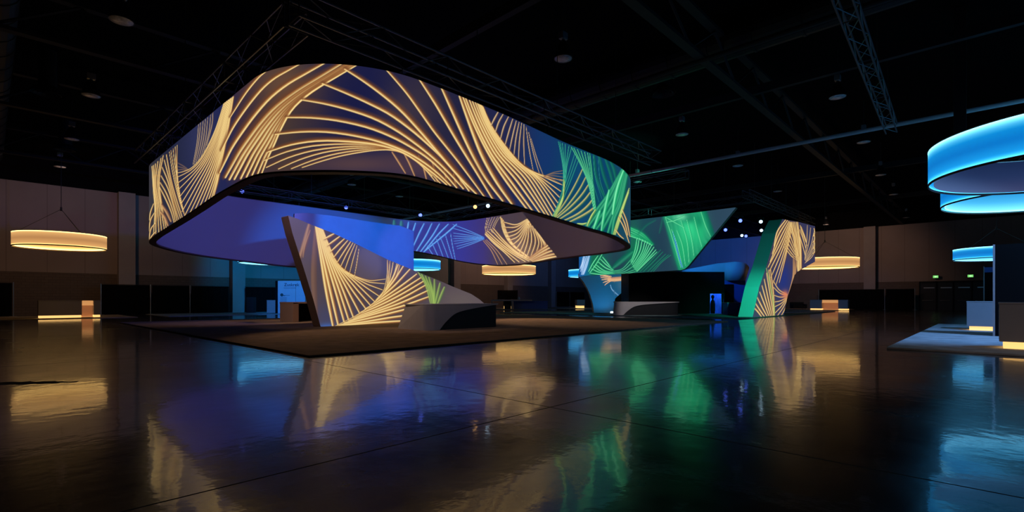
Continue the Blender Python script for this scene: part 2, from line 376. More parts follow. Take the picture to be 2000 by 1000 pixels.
# ---- roof steel and services
def beam(name, pts, w, h, m, label, cat, group=None):
    mb = MB(); (a, b) = pts
    if abs(a[0]-b[0]) > abs(a[1]-b[1]): mb.box(a[0], b[0], a[1]-w/2, a[1]+w/2, a[2]-h, a[2])
    else: mb.box(a[0]-w/2, a[0]+w/2, a[1], b[1], a[2]-h, a[2])
    o = mb.build(name, m, inv=(a[0],a[1],a[2])); o.location = a; return tag(o, label, cat, group)
def truss(name, a, b, sec, label, group=None, mesh=M['chord'], rt=.026, pitch=.9, gap=None):
    """box truss between a and b (bottom centre line), square section sec"""
    e = empty(name, a, label, 'truss', group)
    a = np.array(a, float); b = np.array(b, float); d = b-a; L = np.linalg.norm(d); d /= L
    p = np.array((-d[1], d[0], 0)); up = np.array((0,0,1.))
    cs = [p*sec/2, -p*sec/2, p*sec/2+up*sec, -p*sec/2+up*sec]
    for c in cs: MB().tube(c, c+d*L, rt, 6).build('chord', mesh, e)
    w = MB(); n = int(L/pitch)
    for i in range(n):
        t0, t1 = i*L/n, (i+1)*L/n
        for (u, v) in ((0,1),(2,3),(0,2),(1,3)):
            A = cs[u if i%2 else v]+d*t0; B = cs[v if i%2 else u]+d*t1
            w.tube(A, B, rt*.5, 4)
        if i % 4 == 0:
            for (u, v) in ((0,1),(2,3),(0,2),(1,3)): w.tube(cs[u]+d*t0, cs[v]+d*t0, rt*.6, 4)
    w.build('lattice', mesh, e)
    for t in np.arange(.1*L, L, max(3.5, L/6)):
        q = d*t+up*sec; MB().tube(q, (q[0],q[1],ZC-a[2]), .012, 5).build('hanging_cable', M['cable'], e)
    return e
for i, (y, l) in enumerate(((7.3,'dark roof girder running from above the camera past the big ribbon'), (22.0,'dark roof girder over the middle of the big ribbon'),
                            (30.5,'dark roof girder just behind the big ribbon'), (40.5,'dark roof girder closest to the left wall'))):
    e = empty('roof_girder', (X0, y, 9.6), l, 'girder', 'parallel roof girders')
    L = X1-X0
    MB().box(0, L, -.15, .15, -.12, 0).build('bottom_flange', M['steel'], e)
    MB().box(0, L, -.15, .15, 1.3, 1.42).build('top_flange', M['steel'], e)
    w = MB(); n = 46
    for k in range(n):
        A = (k*L/n, 0, 0 if k%2 else 1.3); B = ((k+1)*L/n, 0, 1.3 if k%2 else 0); w.tube(A, B, .05, 4)
    w.build('web', M['steel'], e)
for i, (x, l) in enumerate(((11.0,'slim dark joist crossing above the big ribbon'), (22.5,'slim dark joist over the far side of the big ribbon'), (41.0,'slim dark joist beyond the green canopy'), (54.0,'slim dark joist in the far end of the hall'))):
    beam('roof_joist', ((x,Y0,10.2),(x,Y1,10.2)), .22, .35, M['steel'], l, 'joist', 'cross joists')
def rod_thing(name, a, b, r, m, label, cat, n=12, ribs=0):
    a = np.array(a,float); b = np.array(b,float); L = np.linalg.norm(b-a)
    prof = [(0,0),(r,0)]
    if ribs:
        for i in range(1, int(L/ribs)): t = i*ribs; prof += [(r,t-.05),(r*1.05,t-.04),(r*1.05,t+.04),(r,t+.05)]
    prof += [(r,L),(0,L)]
    o = MB().lathe(prof, n).build(name, m); o.location = a
    dv_ = (b-a)/L; o.rotation_euler = (-PI/2,0,0) if dv_[1] > .5 else (0,PI/2,0)
    return tag(o, label, cat)
rod_thing('sprinkler_pipe', (28.5,Y0+.3,9.1), (28.5,Y1-.1,9.1), .10, M['pipe'], 'long pale pipe crossing the roof beyond the big ribbon', 'pipe', ribs=6.5)
rod_thing('conduit_pipe', (17.1,Y0+.3,9.45), (17.1,Y1-.1,9.45), .085, M['steel'], 'thin dark pipe hanging beside the round duct', 'pipe')
rod_thing('air_duct', (19.4,Y0+.3,10.9), (19.4,Y1-.3,10.9), .62, M['duct'], 'fat round air duct crossing the roof over the ribbon corner', 'duct', 20, ribs=1.6)
rod_thing('air_duct', (.15,Y0+.3,10.9), (.15,Y1-.8,10.9), .6, M['duct'], 'round air duct seen at the upper left corner over the warm ring', 'duct', 20, ribs=1.6)
p = at(1875, 18)
o = MB().box(-.17,.17,-.17,.17,0,ZC-6.95).build('hanging_post', M['steel'], bevel=.02); o.location = (p[0],p[1],6.95)
tag(o, 'dark square steel post hanging from the roof above the blue rings', 'post')
# round ceiling diffusers
for px, py, l in ((93,183,'round black air diffuser over the warm ring'), (1295,183,'round black air diffuser beside the round duct'), (128,293,'round black air diffuser, lowest at left under the high-bay lamps')):
    zd = 10.3 if px > 1000 else 9.8; d = F*(zd-HC)/(HZ-py); x, y = at(px, d)
    e = empty('air_diffuser', (x,y,zd), l, 'diffuser', 'round ceiling diffusers')
    MB().lathe([(.55,0),(.5,.12),(.3,.3),(.3,ZC-zd-.001)], 24).build('cone', M['duct'], e)
    for r in (.45,.3,.16): MB().lathe([(r,-.02),(r*.8,.06),(r*.78,.05),(r*.96,-.03)], 24, closed=True).build('louvre_ring', M['steel'], e)

# ---- trusses over the booths
T1 = truss('lighting_truss', (4.5,10.6,6.85), (4.5,25.8,6.85), .5, 'aluminium box truss over the left side of the big ribbon')
T2 = truss('lighting_truss', (4.3,10.23,6.85), (19.4,10.23,6.85), .5, 'aluminium box truss over the long right side of the big ribbon')
T3 = truss('lighting_truss', (8.4,29.4,7.0), (23.4,29.4,7.0), .4, 'aluminium box truss behind the big ribbon, near the left wall')
T4 = truss('lighting_truss', (23.2,10.6,7.0), (23.2,29.1,7.0), .4, 'aluminium box truss over the far right side of the big ribbon')
T5 = truss('lighting_truss', (33.6,10.9,7.35), (33.6,30.0,7.35), .45, 'aluminium box truss over the green canopy')
ta = onY(1440, 12.2)
T6 = truss('lighting_truss', (33.6,11.45,7.75), (50.0,11.45,7.75), .45, 'aluminium box truss over the leaning gold arch')
# truss at the upper right, running away from the camera, in two lengths
truss('lighting_truss', (*cw(.876*4-2.5,4),8.0), (*cw(.876*20.6-2.5,20.6),8.0), .36, 'short aluminium box truss hanging at the upper right near the blue rings')

# ---- high-bay lamps, all switched off
def make_bay():
    e = empty('high_bay_lamp', (0,0,0), 'x', 'lamp', 'switched-off high-bay lamps')
    MB().lathe([(.0,.62),(.09,.61),(.14,.52),(.2,.42),(.27,.22),(.31,.03),(.315,0),(.295,0),(.29,.03),(.25,.22),(.18,.4),(.1,.5),(0,.52)], 28).build('lamp_shade', M['bell'], e, smooth=True)
    MB().lathe([(0,.05),(.15,.045),(.29,.02),(.29,.0),(.15,-.025),(0,-.03)], 24).build('lens', M['lens'], e, smooth=True)
    MB().box(-.14,.14,-.1,.1,.66,.9).build('ballast_box', M['ballast'], e, bevel=.02)
    MB().tube((0,0,.58),(0,0,.68),.05,10).build('neck', M['ballast'], e)
    MB().tube((0,0,.9),(0,0,2.19),.012,6).build('cord', M['cable'], e)
    return e
bays = [(237,41,'topmost bell-shaped lamp at the upper left'),(178,187,'second bell-shaped lamp down in the left row'),(140,272,'third bell-shaped lamp down in the left row'),
        (117,326,'lowest bell-shaped lamp of the left row, above the warm ring'),(1100,115,'bell-shaped lamp above the long side of the big ribbon'),
        (1636,190,'bell-shaped lamp left of the short truss at upper right'),(1332,263,'bell-shaped lamp in front of the long pale pipe'),(1687,278,'bell-shaped lamp just under the long pale pipe, below the short truss'),
        (1720,342,'bell-shaped lamp over the right wall, nearest to the big blue ring'),(1745,380,'small bell-shaped lamp below two others near the blue rings'),(1441,324,'bell-shaped lamp under the pale pipe above the green canopy'),
        (1245,356,'bell-shaped lamp right beside the round end of the big ribbon'),(1519,374,'small bell-shaped lamp above the leaning gold arch'),(1349,396,'small bell-shaped lamp over the green canopy'),
        (687,361,'bell-shaped lamp seen through the ribbon, above the blue sheet'),(780,384,'bell-shaped lamp seen through the ribbon, closer to its far side'),(1613,439,'tiny bell-shaped lamp above the right wall near the gold arch'),(1770,425,'lowest tiny bell-shaped lamp near the pilaster and blue rings')]
proto = make_bay()
for i, (px, py, l) in enumerate(bays):
    o = proto if i == 0 else copy_tree(proto)
    d = F*8.2/(HZ-py); x, y = at(px, d)
    if x > X1-1: x = X1-1
    o.location = (x, y, 9.4); o['label'] = l+', black with pale lens'
# ---- ring pendants
def lerp_cols(stops, t):
    ts = [s[0] for s in stops]; return np.stack([np.interp(t, ts, [s[1][k] for s in stops]) for k in range(3)], -1)
def lin(c):
    c = np.clip(c, 0, 255)/255; return np.where(c <= .04045, c/12.92, ((c+.055)/1.055)**2.4)
RINGM = art_mat('translucent ring shade', (120,118,115), 1.25)
WARM = dict(out=[(0,(255,205,120),3.2),(.04,(255,200,112),2.3),(.07,(240,190,120),1.0),(.14,(226,168,102),.8),(.5,(204,146,90),.66),(.86,(228,172,106),.8),(.94,(246,205,135),1.0),(.965,(255,205,115),3),(1,(255,205,120),5.5)],
            inn=[(0,(255,205,118),4.5),(.1,(255,208,120),1.7),(.3,(226,168,88),.9),(.6,(200,140,66),.8),(1,(190,130,60),.8)])
BLUE = dict(out=[(0,(90,195,255),2.6),(.05,(70,190,255),1.6),(.15,(20,150,225),.9),(.45,(4,118,205),.8),(.7,(8,140,218),.8),(.84,(80,190,240),.9),(.93,(110,205,252),1.6),(1,(110,200,255),5)],
            inn=[(0,(110,200,255),4.2),(.1,(110,205,250),1.4),(.5,(70,180,235),.9),(1,(40,150,220),.8)])
BLUED = dict(out=BLUE['out'], inn=[(0,(60,66,105),.8),(.5,(34,50,90),.8),(1,(22,38,74),.8)])
def ring(px, d, D, zb, h, pal, label, cables=True):
    x, y = at(px, d); R = D/2
    e = empty('ring_pendant', (x,y,zb), label, 'pendant light', 'large hanging ring lights')
    n, m = 96, 24; t = np.linspace(0,1,m); th = np.linspace(0, 2*PI, n+1)
    def cyl(r, st, nm, dz=0):
        P = np.zeros((n+1, m, 3)); P[...,0] = x+r*np.cos(th)[:,None]; P[...,1] = y+r*np.sin(th)[:,None]; P[...,2] = zb+dz+(h-2*dz)*t[None,:]
        c = (lin(lerp_cols(st, t))*np.interp(t, [q[0] for q in st], [q[2] for q in st])[:,None])[None].repeat(n+1, 0)
        return grid_obj(nm, P, RINGM, e, c)
    cyl(R, pal['out'], 'outer_shade'); cyl(R-.14, pal['inn'], 'inner_shade', .02)
    MB().lathe([(R+.012,-.03),(R+.012,.03),(R-.02,.03),(R-.02,-.03)], 96, closed=True).build('bottom_hoop', M['rim'], e)
    MB().lathe([(R+.01,h-.01),(R+.01,h+.02),(R-.15,h+.02),(R-.15,h-.01)], 96, closed=True).build('top_hoop', M['palerim'], e)
    for k in range(3):
        a = 2*PI*k/3+.9
        MB().tube((R*.93*math.cos(a), R*.93*math.sin(a), h), (0,0,h+1.5), .012, 5).build('suspension_cable', M['cable'], e)
    MB().tube((0,0,h+1.45),(0,0,ZC-zb),.018,6).build('drop_cable', M['cable'], e)
    MB().tube((0,0,h+1.4),(0,0,h+1.62),.05,8).build('hook_block', M['cable'], e)
    return e
ring(119.5, 29.6, 4.2, 4.2, .78, WARM, 'amber glowing ring light hanging before the left wall over a low counter')
ring(535, 38.5, 4.9, 3.90, .8, BLUE, 'blue glowing ring light mostly hidden behind the left part of the big ribbon')
ring(807, 45.5, 4.9, 3.86, .8, BLUE, 'blue glowing ring light peeping out right of the leaning wedge wall')
ring(994, 46.0, 4.9, 3.46, .74, WARM, 'amber glowing ring light hanging under the far corner of the big ribbon')
ring(1152, 58, 4.9, 3.74, .8, BLUE, 'small blue glowing ring light cut off by the green canopy')
ring(1611, 42.8, 4.9, 3.85, .76, WARM, 'amber glowing ring light beside the leaning gold arch, before the right wall')
ring(1946, 37.5, 4.9, 4.18, .8, BLUE, 'blue glowing ring light behind the tall black display at right, lowest of the blue stack')
ring(2051, 19.86, 6.6, 5.14, .9, BLUE, 'blue glowing ring light with bright inside, middle of the blue stack at right')
ring(2117, 13.8, 6.6, 4.75, 1.05, BLUED, 'largest blue glowing ring light at the right edge, highest of the blue stack')

# ================================================================== booth with the big ribbon
def slab_carpet(x0, x1, y0, y1, c, label, name='booth_carpet', z=.03, group='booth carpets'):
    o = MB().box(0, x1-x0, 0, y1-y0, 0.001, z).build(name, carpet_mat('carpet '+label[:24], c), bevel=.008); o.location = (x0,y0,0)
    return tag(o, label, 'carpet', group)
slab_carpet(4.55, 27.0, 10.1, 31.4, (136,114,98), 'large dark brown carpet under the big hanging ribbon', z=.045)
slab_carpet(30.8, 55.0, 10.7, 31.0, (90,105,110), 'dark teal-lit carpet under the green canopy and leaning arch', z=.045)
slab_carpet(14.9, 30.6, -14, 1.85, (205,205,208), 'pale grey carpet under the counters at right', z=.05)
slab_carpet(-16, 6.8, 40.2, 47.5, (165,150,128), 'pale beige carpet below the amber ring at left')
slab_carpet(8.5, 20.5, 40.3, 47.5, (150,155,160), 'pale carpet by the left wall under the white sign panel')
slab_carpet(34.5, 46.0, 37.5, 47.5, (140,140,140), 'pale carpet under the far corner table and screen')
slab_carpet(48, 60.0, 33.0, 46.5, (140,140,140), 'pale carpet under the small far counter in the room corner')
slab_carpet(58.6, 69.0, 11.5, 26.5, (160,148,130), 'pale beige carpet under the counter before the right wall')
slab_carpet(36.0, 46.0, -14, -1.0, (140,146,155), 'pale carpet strip far behind the right-hand counters')

def rrect(o, N=160):
    """rounded rectangle plan of the ribbon, offset inward by o; corners: far, left, near, right"""
    x0, x1, y0, y1 = 4.52+o, 23.2-o, 10.23+o, 29.3-o
    C = [((x1,y1),(-1,-1),4.0-o,0), ((x0,y1),(1,-1),5.2-o,90), ((x0,y0),(1,1),2.9-o,180), ((x1,y0),(-1,1),8.0-o,270)]
    pts = []
    for (cx,cy),(sx,sy),R,a0 in C:
        for k in range(N+1):
            a = math.radians(a0+90*k/N); pts.append((cx+sx*R+R*math.cos(a), cy+sy*R+R*math.sin(a)))
    # densify the straights
    P = np.array(pts); out = []
    for i in range(len(P)):
        A, B = P[i], P[(i+1)%len(P)]; L = np.linalg.norm(B-A); n = 80 if L > 1 else 1
        for k in range(n): out.append(A+(B-A)*k/n)
    return np.array(out)
RT = .24; ZT = 6.6
outp, inp = rrect(0), rrect(RT)
N_ = len(outp); near_i = int(np.argmin(np.hypot(outp[:,0]-4.52, outp[:,1]-10.23)))
far_i = int(np.argmin(np.hypot(outp[:,0]-23.2, outp[:,1]-29.3)))
outp = np.roll(outp, -far_i, 0); inp2 = np.roll(inp, -far_i, 0)
closed = lambda P: np.vstack([P, P[:1]])
SO = Surf(closed(outp), rows=230, step=.95, smax=.1)
SO.window(int(np.argmin(SO.px)), int(np.argmax(SO.px)))
inn = np.roll(inp2, -((near_i-far_i) % N_), 0)      # inner sheet starts at the near corner: near, right, far, left
SI = Surf(closed(inn), rows=110, step=1.2, smax=.08)
ia, ib = int(np.argmax(SI.px)), int(np.argmin(SI.px)); SI.window(min(ia,ib), max(ia,ib))
CX, CY = 13.86, 19.77
front_keys = [(291,.440),(297,.452),(304,.465),(325,.482),(361,.509),(385,.527),(424,.555),(480,.568),(515,.558),(560,.551),(600,.548),(700,.55),(800,.560),(850,.552),(900,.538),(985,.520),(1010,.514),(1077,.492),(1115,.478),(1150,.462),(1185,.452),(1212,.436),(1226,.424)]
back_keys = [(325,.43),(380,.41),(452,.389),(497,.375),(540,.355),(580,.345),(640,.36),(700,.45),(760,.57),(807,.62),(835,.59),(860,.555),(900,.485),(935,.44),(972,.405),(1010,.40),(1090,.44),(1130,.45),(1185,.445),(1215,.43)]
ang = []; val = []
for px, r in front_keys:
    x, y = SO.xy(SO.s_of(px)); ang.append(math.atan2(y-CY, x-CX)); val.append(HC+5.4*r)
for px, r in back_keys:
    x, y = SI.xy(SI.s_of(px)); ang.append(math.atan2(y-CY, x-CX)); val.append(HC+5.4*r)
o_ = np.argsort(ang); ang = np.array(ang)[o_]; val = np.array(val)[o_]
TA = np.linspace(-PI, PI, 1441)
TV = np.interp(TA, np.r_[ang-2*PI, ang, ang+2*PI], np.r_[val,val,val])
kern = np.exp(-(np.arange(-24,25)/9.)**2); kern /= kern.sum()
TV = np.convolve(np.r_[TV[-25:-1], TV, TV[1:25]], kern, 'same')[24:-24]
def zbf(x, y): return np.interp(np.arctan2(y-CY, x-CX), TA, TV)
# the top edge sags slightly towards the right-hand end
ta_, td_ = [], []
for px, dz in ((400,0),(600,0),(880,0),(1000,.07),(1094,.22),(1150,.27),(1200,.31),(1226,.33)):
    x, y = SO.xy(SO.s_of(px)); ta_.append(math.atan2(y-CY, x-CX)); td_.append(dz)
for px, dz in ((1215,.30),(1130,.15),(1040,0),(800,0),(500,0)):
    x, y = SI.xy(SI.s_of(px)); ta_.append(math.atan2(y-CY, x-CX)); td_.append(dz)
o_ = np.argsort(ta_); ta_ = np.array(ta_)[o_]; td_ = np.array(td_)[o_]
TD = np.interp(TA, np.r_[ta_-2*PI, ta_, ta_+2*PI], np.r_[td_,td_,td_]); TD = np.convolve(np.r_[TD[-25:-1], TD, TD[1:25]], kern, 'same')[24:-24]
def ztf(x, y): return ZT-np.interp(np.arctan2(y-CY, x-CX), TA, TD)

RIB = empty('hanging_ribbon', (CX,CY,ZT), 'huge rounded hanging ribbon of backlit fabric with gold and green string patterns', 'hanging sign')
s_all = SO.s
fine = SO.columns(); pre = np.arange(0, fine[0]-.2, .35); post = np.arange(fine[-1]+.2, s_all[-1], .35)
S = np.r_[pre, fine, post, s_all[-1]]
x, y = SO.xy(S); zl = zbf(x, y); zh = ztf(x, y)
A = Art(SO, S, zl, zh, (28,30,64))
# cloth ground colours
pxs = np.interp(S, SO.s, SO.px); vis = (S >= fine[0]) & (S <= fine[-1])
stops = [(290,(58,56,62)),(330,(34,38,62)),(380,(40,44,78)),(440,(34,38,80)),(470,(60,44,58)),(560,(70,54,50)),(640,(40,36,62)),(720,(28,30,68)),(820,(46,40,60)),(900,(34,34,62)),(1000,(34,38,78)),(1040,(22,48,98)),(1110,(14,62,98)),(1180,(10,72,96)),(1230,(30,70,90))]
g = np.stack([np.interp(pxs, [q[0] for q in stops], [q[1][k] for q in stops]) for k in range(3)], -1)
A.rgb[vis] = g[vis][:,None,:]
A.blob(560,165,60,40,(104,74,56),.9); A.blob(700,200,60,70,(24,26,66),.8); A.blob(700,320,110,22,(92,66,66),.8)
A.blob(790,215,50,45,(66,54,64),.7); A.blob(830,320,70,30,(78,56,72),.8); A.blob(600,200,40,40,(60,44,52),.5)
A.blob(1065,300,28,40,(20,50,104),.9); A.blob(1010,270,30,40,(36,40,76),.6); A.blob(397,280,28,55,(50,54,92),.7)
A.blob(1180,330,30,40,(10,62,110),.8); A.blob(1130,330,26,40,(14,70,112),.8); A.blob(1120,430,40,16,(20,70,120),.7)
G1, f = 'gold', A.fan
# far left leaf of the pattern
f([[(297,325),(300,370),(303,410),(300,458)],[(306,318),(303,360),(309,400),(313,452)],[(319,304),(311,352),(316,400),(325,446)]], 6, 3.4, tail=.4)
f([[(300,398),(294,415),(292,430)],[(303,425),(294,440),(291,462)],[(305,452),(296,462),(292,474)]], 4, 3, tail=.2)
f([[(325,302),(334,350),(345,390),(356,424)],[(318,322),(329,352),(340,395),(350,427)],[(314,348),(328,372),(340,408),(345,432)],[(312,366),(322,385),(334,412),(340,434)]], 6, 3.4, tail=.4)
f([[(316,400),(326,415),(334,432)],[(314,414),(322,425),(328,440)]], 2, 7, pal='brown', tail=.4)
f([[(331,297),(338,340),(350,390),(361,421)],[(338,290),(343,330),(351,382),(361,421)],[(346,284),(346,330),(350,372),(360,419)]], 5, 2.2, tail=.2)
f([[(388,243),(385,280),(377,322)],[(397,236),(393,275),(383,318)],[(406,230),(402,270),(392,310)],[(416,220),(414,245),(404,284)]], 7, 2.6, pal='pale', tail=.1, alpha=.75)
f([[(347,318),(358,324),(369,332)],[(346,332),(356,331),(368,333)]], 3, 2, pal='brown', tail=0, alpha=.6)
f([[(437,202),(420,255),(395,305),(371,330),(346,338)],[(440,200),(424,255),(402,305),(379,335),(347,362)],[(443,198),(427,258),(408,308),(385,345),(352,395)],[(446,196),(431,262),(414,315),(392,360),(361,421)],[(449,194),(434,265),(421,320),(403,365),(385,406)],[(452,192),(438,268),(427,325),(417,360),(405,393)],[(456,189),(444,262),(430,330),(425,355),(417,385)]], 15, 2.4, 4.6, tail=.35)
# the great sweep
f([[(450,228),(478,184),(503,153),(522,137)],[(427,322),(460,258),(530,172),(617,120)],[(440,346),(480,278),(548,200),(672,121)]], 4, 5, 9, tail=1.5)
f([[(448,350),(486,284),(556,202),(684,121)],[(470,348),(505,282),(566,205),(690,122)],[(492,342),(518,288),(575,205),(696,122)],[(511,338),(530,292),(582,200),(703,123)]], 7, 9.5, 6.5, tail=.35, core=1.15)
f([[(766,297),(778,315),(792,338)],[(818,304),(827,325),(833,350)],[(868,330),(871,345),(874,361)],[(898,346),(901,356),(904,368)]], 7, 5, pal='brown', tail=.5)
# strands from its edge, gathering into the ridge at right
f([[(524,296),(600,276),(700,277),(775,292),(830,325),(872,360)],[(516,324),(590,295),(690,284),(765,291),(815,315),(853,356)],[(552,330),(620,303),(700,290),(760,292),(800,304),(842,340)],[(590,327),(650,308),(710,296),(760,292),(800,301),(832,325)]], 6, 5, 4, tail=.5)
f([[(674,135),(730,172),(790,222),(850,290),(893,340),(930,378)],[(630,163),(700,192),(770,228),(835,280),(880,325),(916,372)],[(592,195),(660,208),(740,235),(805,275),(860,320),(905,368)],[(560,229),(640,232),(730,252),(800,285),(850,320),(892,366)],[(538,262),(620,256),(710,268),(785,292),(840,325),(880,362)],[(524,296),(600,276),(700,277),(775,292),(830,325),(872,360)]][::-1], 6, 6.5, 7.5, tail=1.5, flip=1)
f([[(898,188),(915,235),(940,300),(970,355),(1000,398)],[(862,170),(887,225),(917,290),(947,345),(982,392)],[(818,153),(852,205),(890,270),(927,330),(962,388)],[(752,133),(797,185),(847,255),(895,315),(946,384)]], 4, 9, 6, tail=1.4)
f([[(905,190),(925,240),(955,300),(990,355),(1030,409)],[(920,197),(938,240),(970,300),(1012,350),(1060,418)],[(932,201),(950,243),(985,300),(1030,345),(1078,422)],[(938,205),(957,247),(998,305),(1047,347),(1088,405)],[(941,206),(962,250),(1008,312),(1058,349),(1094,378)],[(944,209),(966,255),(1020,322),(1070,345),(1100,352)]], 13, 7.5, 2.8, tail=.5)
f([[(973,219),(966,232),(960,244)],[(990,227),(981,245),(975,266)],[(1004,234),(997,260),(990,286)],[(1014,239),(1008,270),(1004,302)],[(1022,242),(1020,280),(1020,318)],[(1029,250),(1037,295),(1046,335)],[(1037,270),(1049,310),(1061,342)]], 11, 4.6, 1.8, pal='pale', tail=.25)
f([[(1062,344),(1080,337),(1100,333)],[(1062,345),(1080,343),(1100,346)],[(1063,346),(1082,352),(1100,362)]], 5, 2, pal='brown', tail=0, alpha=.7)
# green part
f([[(1160,303),(1165,345),(1182,388)],[(1176,306),(1186,338),(1194,365)],[(1192,313),(1199,330),(1203,350)]], 4, 8, pal='dgreen', tail=.3, alpha=.7)
f([[(1091,277),(1098,312),(1101,345),(1096,385),(1081,421)],[(1101,281),(1103,315),(1103,350),(1096,388),(1081,422)],[(1117,287),(1108,322),(1104,356),(1093,392),(1079,423)]], 6, 3.2, pal='tealg', tail=.3)
f([[(1124,296),(1109,345),(1095,385),(1082,422)],[(1132,308),(1116,350),(1100,390),(1083,424)]], 3, 3, pal='tealg', tail=.2, alpha=.8)
f([[(1140,326),(1124,360),(1104,395),(1083,424)],[(1148,346),(1133,374),(1110,403),(1086,425)],[(1155,363),(1138,386),(1115,408),(1090,427)],[(1160,381),(1146,400),(1126,417),(1098,431)],[(1162,404),(1153,412),(1135,423),(1112,434)]], 6, 4.5, 6.5, pal='tangreen', tail=.5)
f([[(1101,350),(1101,372),(1097,390),(1081,422)],[(1103,356),(1101,376),(1098,394),(1085,424)]], 3, 3, pal='yg', tail=.2)
f([[(1116,287),(1134,320),(1150,360),(1160,410)],[(1128,292),(1142,327),(1155,368),(1162,410)],[(1142,297),(1149,330),(1158,372),(1164,410)],[(1152,300),(1156,335),(1160,374),(1164,410)]], 7, 3.4, pal='green', tail=.4)
f([[(1215,332),(1190,378),(1168,408),(1145,440)],[(1218,334),(1204,385),(1186,420),(1166,447)],[(1225,342),(1213,398),(1201,428),(1196,457)]], 7, 9, pal='green', tail=.5, core=.55)
f([[(1218,334),(1208,362),(1201,392),(1197,418)]], 1, 8, pal='lgreen', tail=.3)
f([[(1172,413),(1166,430),(1160,447)],[(1190,372),(1182,410),(1175,450)]], 2, 8, pal='lgreen', tail=.4, alpha=.85)
f([[(1163,410),(1155,423),(1147,441)],[(1145,436),(1138,438),(1128,437)]], 2, 5, pal='yg', tail=.2)
f([[(1229,368),(1218,398),(1206,432),(1198,458)],[(1228,376),(1219,402),(1209,436),(1202,458)]], 3, 3.5, pal='yg', tail=.2)
f([[(1208,424),(1219,445),(1229,474)],[(1217,408),(1225,430),(1230,458)],[(1202,448),(1210,459),(1218,466)]], 4, 3, pal='gold', tail=.2)
f([[(1150,303),(1155,345),(1170,395)],[(1168,306),(1172,350),(1181,380)]], 3, 2, pal='tealg', tail=0, alpha=.6)
# the far outside of the loop repeats plain cloth
P = np.stack([x[:,None].repeat(SO.rows,1), y[:,None].repeat(SO.rows,1), A.Zg], -1)
ARTM = art_mat('backlit printed fabric', (70,70,76))
grid_obj('outer_fabric', P, ARTM, RIB, A.colors())

s_vis = SI.columns(); a0, a1 = s_vis[0], s_vis[-1]
S = np.r_[np.arange(0, a0-.2, .3), s_vis, np.arange(a1+.2, SI.s[-1], .3), SI.s[-1]]
xi, yi = SI.xy(S); zl = zbf(xi, yi)+.01; zh = ztf(xi, yi)
B = Art(SI, S, zl, zh, (0,0,0)); f = B.fan
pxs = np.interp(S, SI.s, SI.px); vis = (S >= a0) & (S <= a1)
stops = [(740,(0,0,0)),(768,(20,30,95)),(790,(34,48,140)),(900,(38,44,140)),(945,(50,42,110)),(975,(60,50,62)),(1040,(58,46,44)),(1090,(48,36,32)),(1100,(0,0,0))]  # projected blue and brown light put into the cloth's emissive base
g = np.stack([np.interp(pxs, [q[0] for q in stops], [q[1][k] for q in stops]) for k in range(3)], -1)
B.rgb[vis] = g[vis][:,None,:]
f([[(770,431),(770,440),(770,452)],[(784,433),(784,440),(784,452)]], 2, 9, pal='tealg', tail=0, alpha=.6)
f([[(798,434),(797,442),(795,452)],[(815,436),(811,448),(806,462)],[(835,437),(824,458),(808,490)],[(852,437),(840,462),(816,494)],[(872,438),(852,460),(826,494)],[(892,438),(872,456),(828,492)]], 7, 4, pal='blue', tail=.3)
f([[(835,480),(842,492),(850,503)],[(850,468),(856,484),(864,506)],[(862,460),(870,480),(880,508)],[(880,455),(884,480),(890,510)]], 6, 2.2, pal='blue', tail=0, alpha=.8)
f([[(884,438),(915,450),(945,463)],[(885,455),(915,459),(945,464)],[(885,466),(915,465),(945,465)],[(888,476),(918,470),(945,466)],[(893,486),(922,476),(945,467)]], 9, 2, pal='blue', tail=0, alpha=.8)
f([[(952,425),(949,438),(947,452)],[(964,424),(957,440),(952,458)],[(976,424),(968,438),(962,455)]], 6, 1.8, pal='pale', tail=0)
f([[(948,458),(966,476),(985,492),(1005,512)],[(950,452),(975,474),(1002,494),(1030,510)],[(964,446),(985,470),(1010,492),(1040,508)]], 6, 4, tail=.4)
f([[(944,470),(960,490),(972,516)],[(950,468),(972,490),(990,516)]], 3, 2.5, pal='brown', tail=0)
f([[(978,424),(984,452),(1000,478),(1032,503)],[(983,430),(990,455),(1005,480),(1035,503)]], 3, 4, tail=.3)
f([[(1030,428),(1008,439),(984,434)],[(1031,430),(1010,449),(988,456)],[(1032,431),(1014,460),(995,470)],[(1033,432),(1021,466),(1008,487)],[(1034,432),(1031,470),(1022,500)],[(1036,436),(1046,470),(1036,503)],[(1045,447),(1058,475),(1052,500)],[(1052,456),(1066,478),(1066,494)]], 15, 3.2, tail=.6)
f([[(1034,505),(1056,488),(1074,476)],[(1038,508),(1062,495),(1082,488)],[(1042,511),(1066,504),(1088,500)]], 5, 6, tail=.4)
# the projected pattern painted into the emission ends on a slanting line; the rest of the inside is plain white cloth
sa, za, _ = B.mp(np.array([[1030,427],[1090,505]], float))
line_s = sa[0]+(B.Zg-za[0])*(sa[1]-sa[0])/(za[1]-za[0])
plain = (B.Sg < line_s) if sa[1] < SI.s_of(1000) else (B.Sg > line_s)
m2 = vis[:,None] & plain; B.rgb[m2] = 0
B.rgb[~vis] = 0
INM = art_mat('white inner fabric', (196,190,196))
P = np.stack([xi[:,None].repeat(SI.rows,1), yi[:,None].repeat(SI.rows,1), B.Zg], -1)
grid_obj('inner_fabric', P, INM, RIB, B.colors())
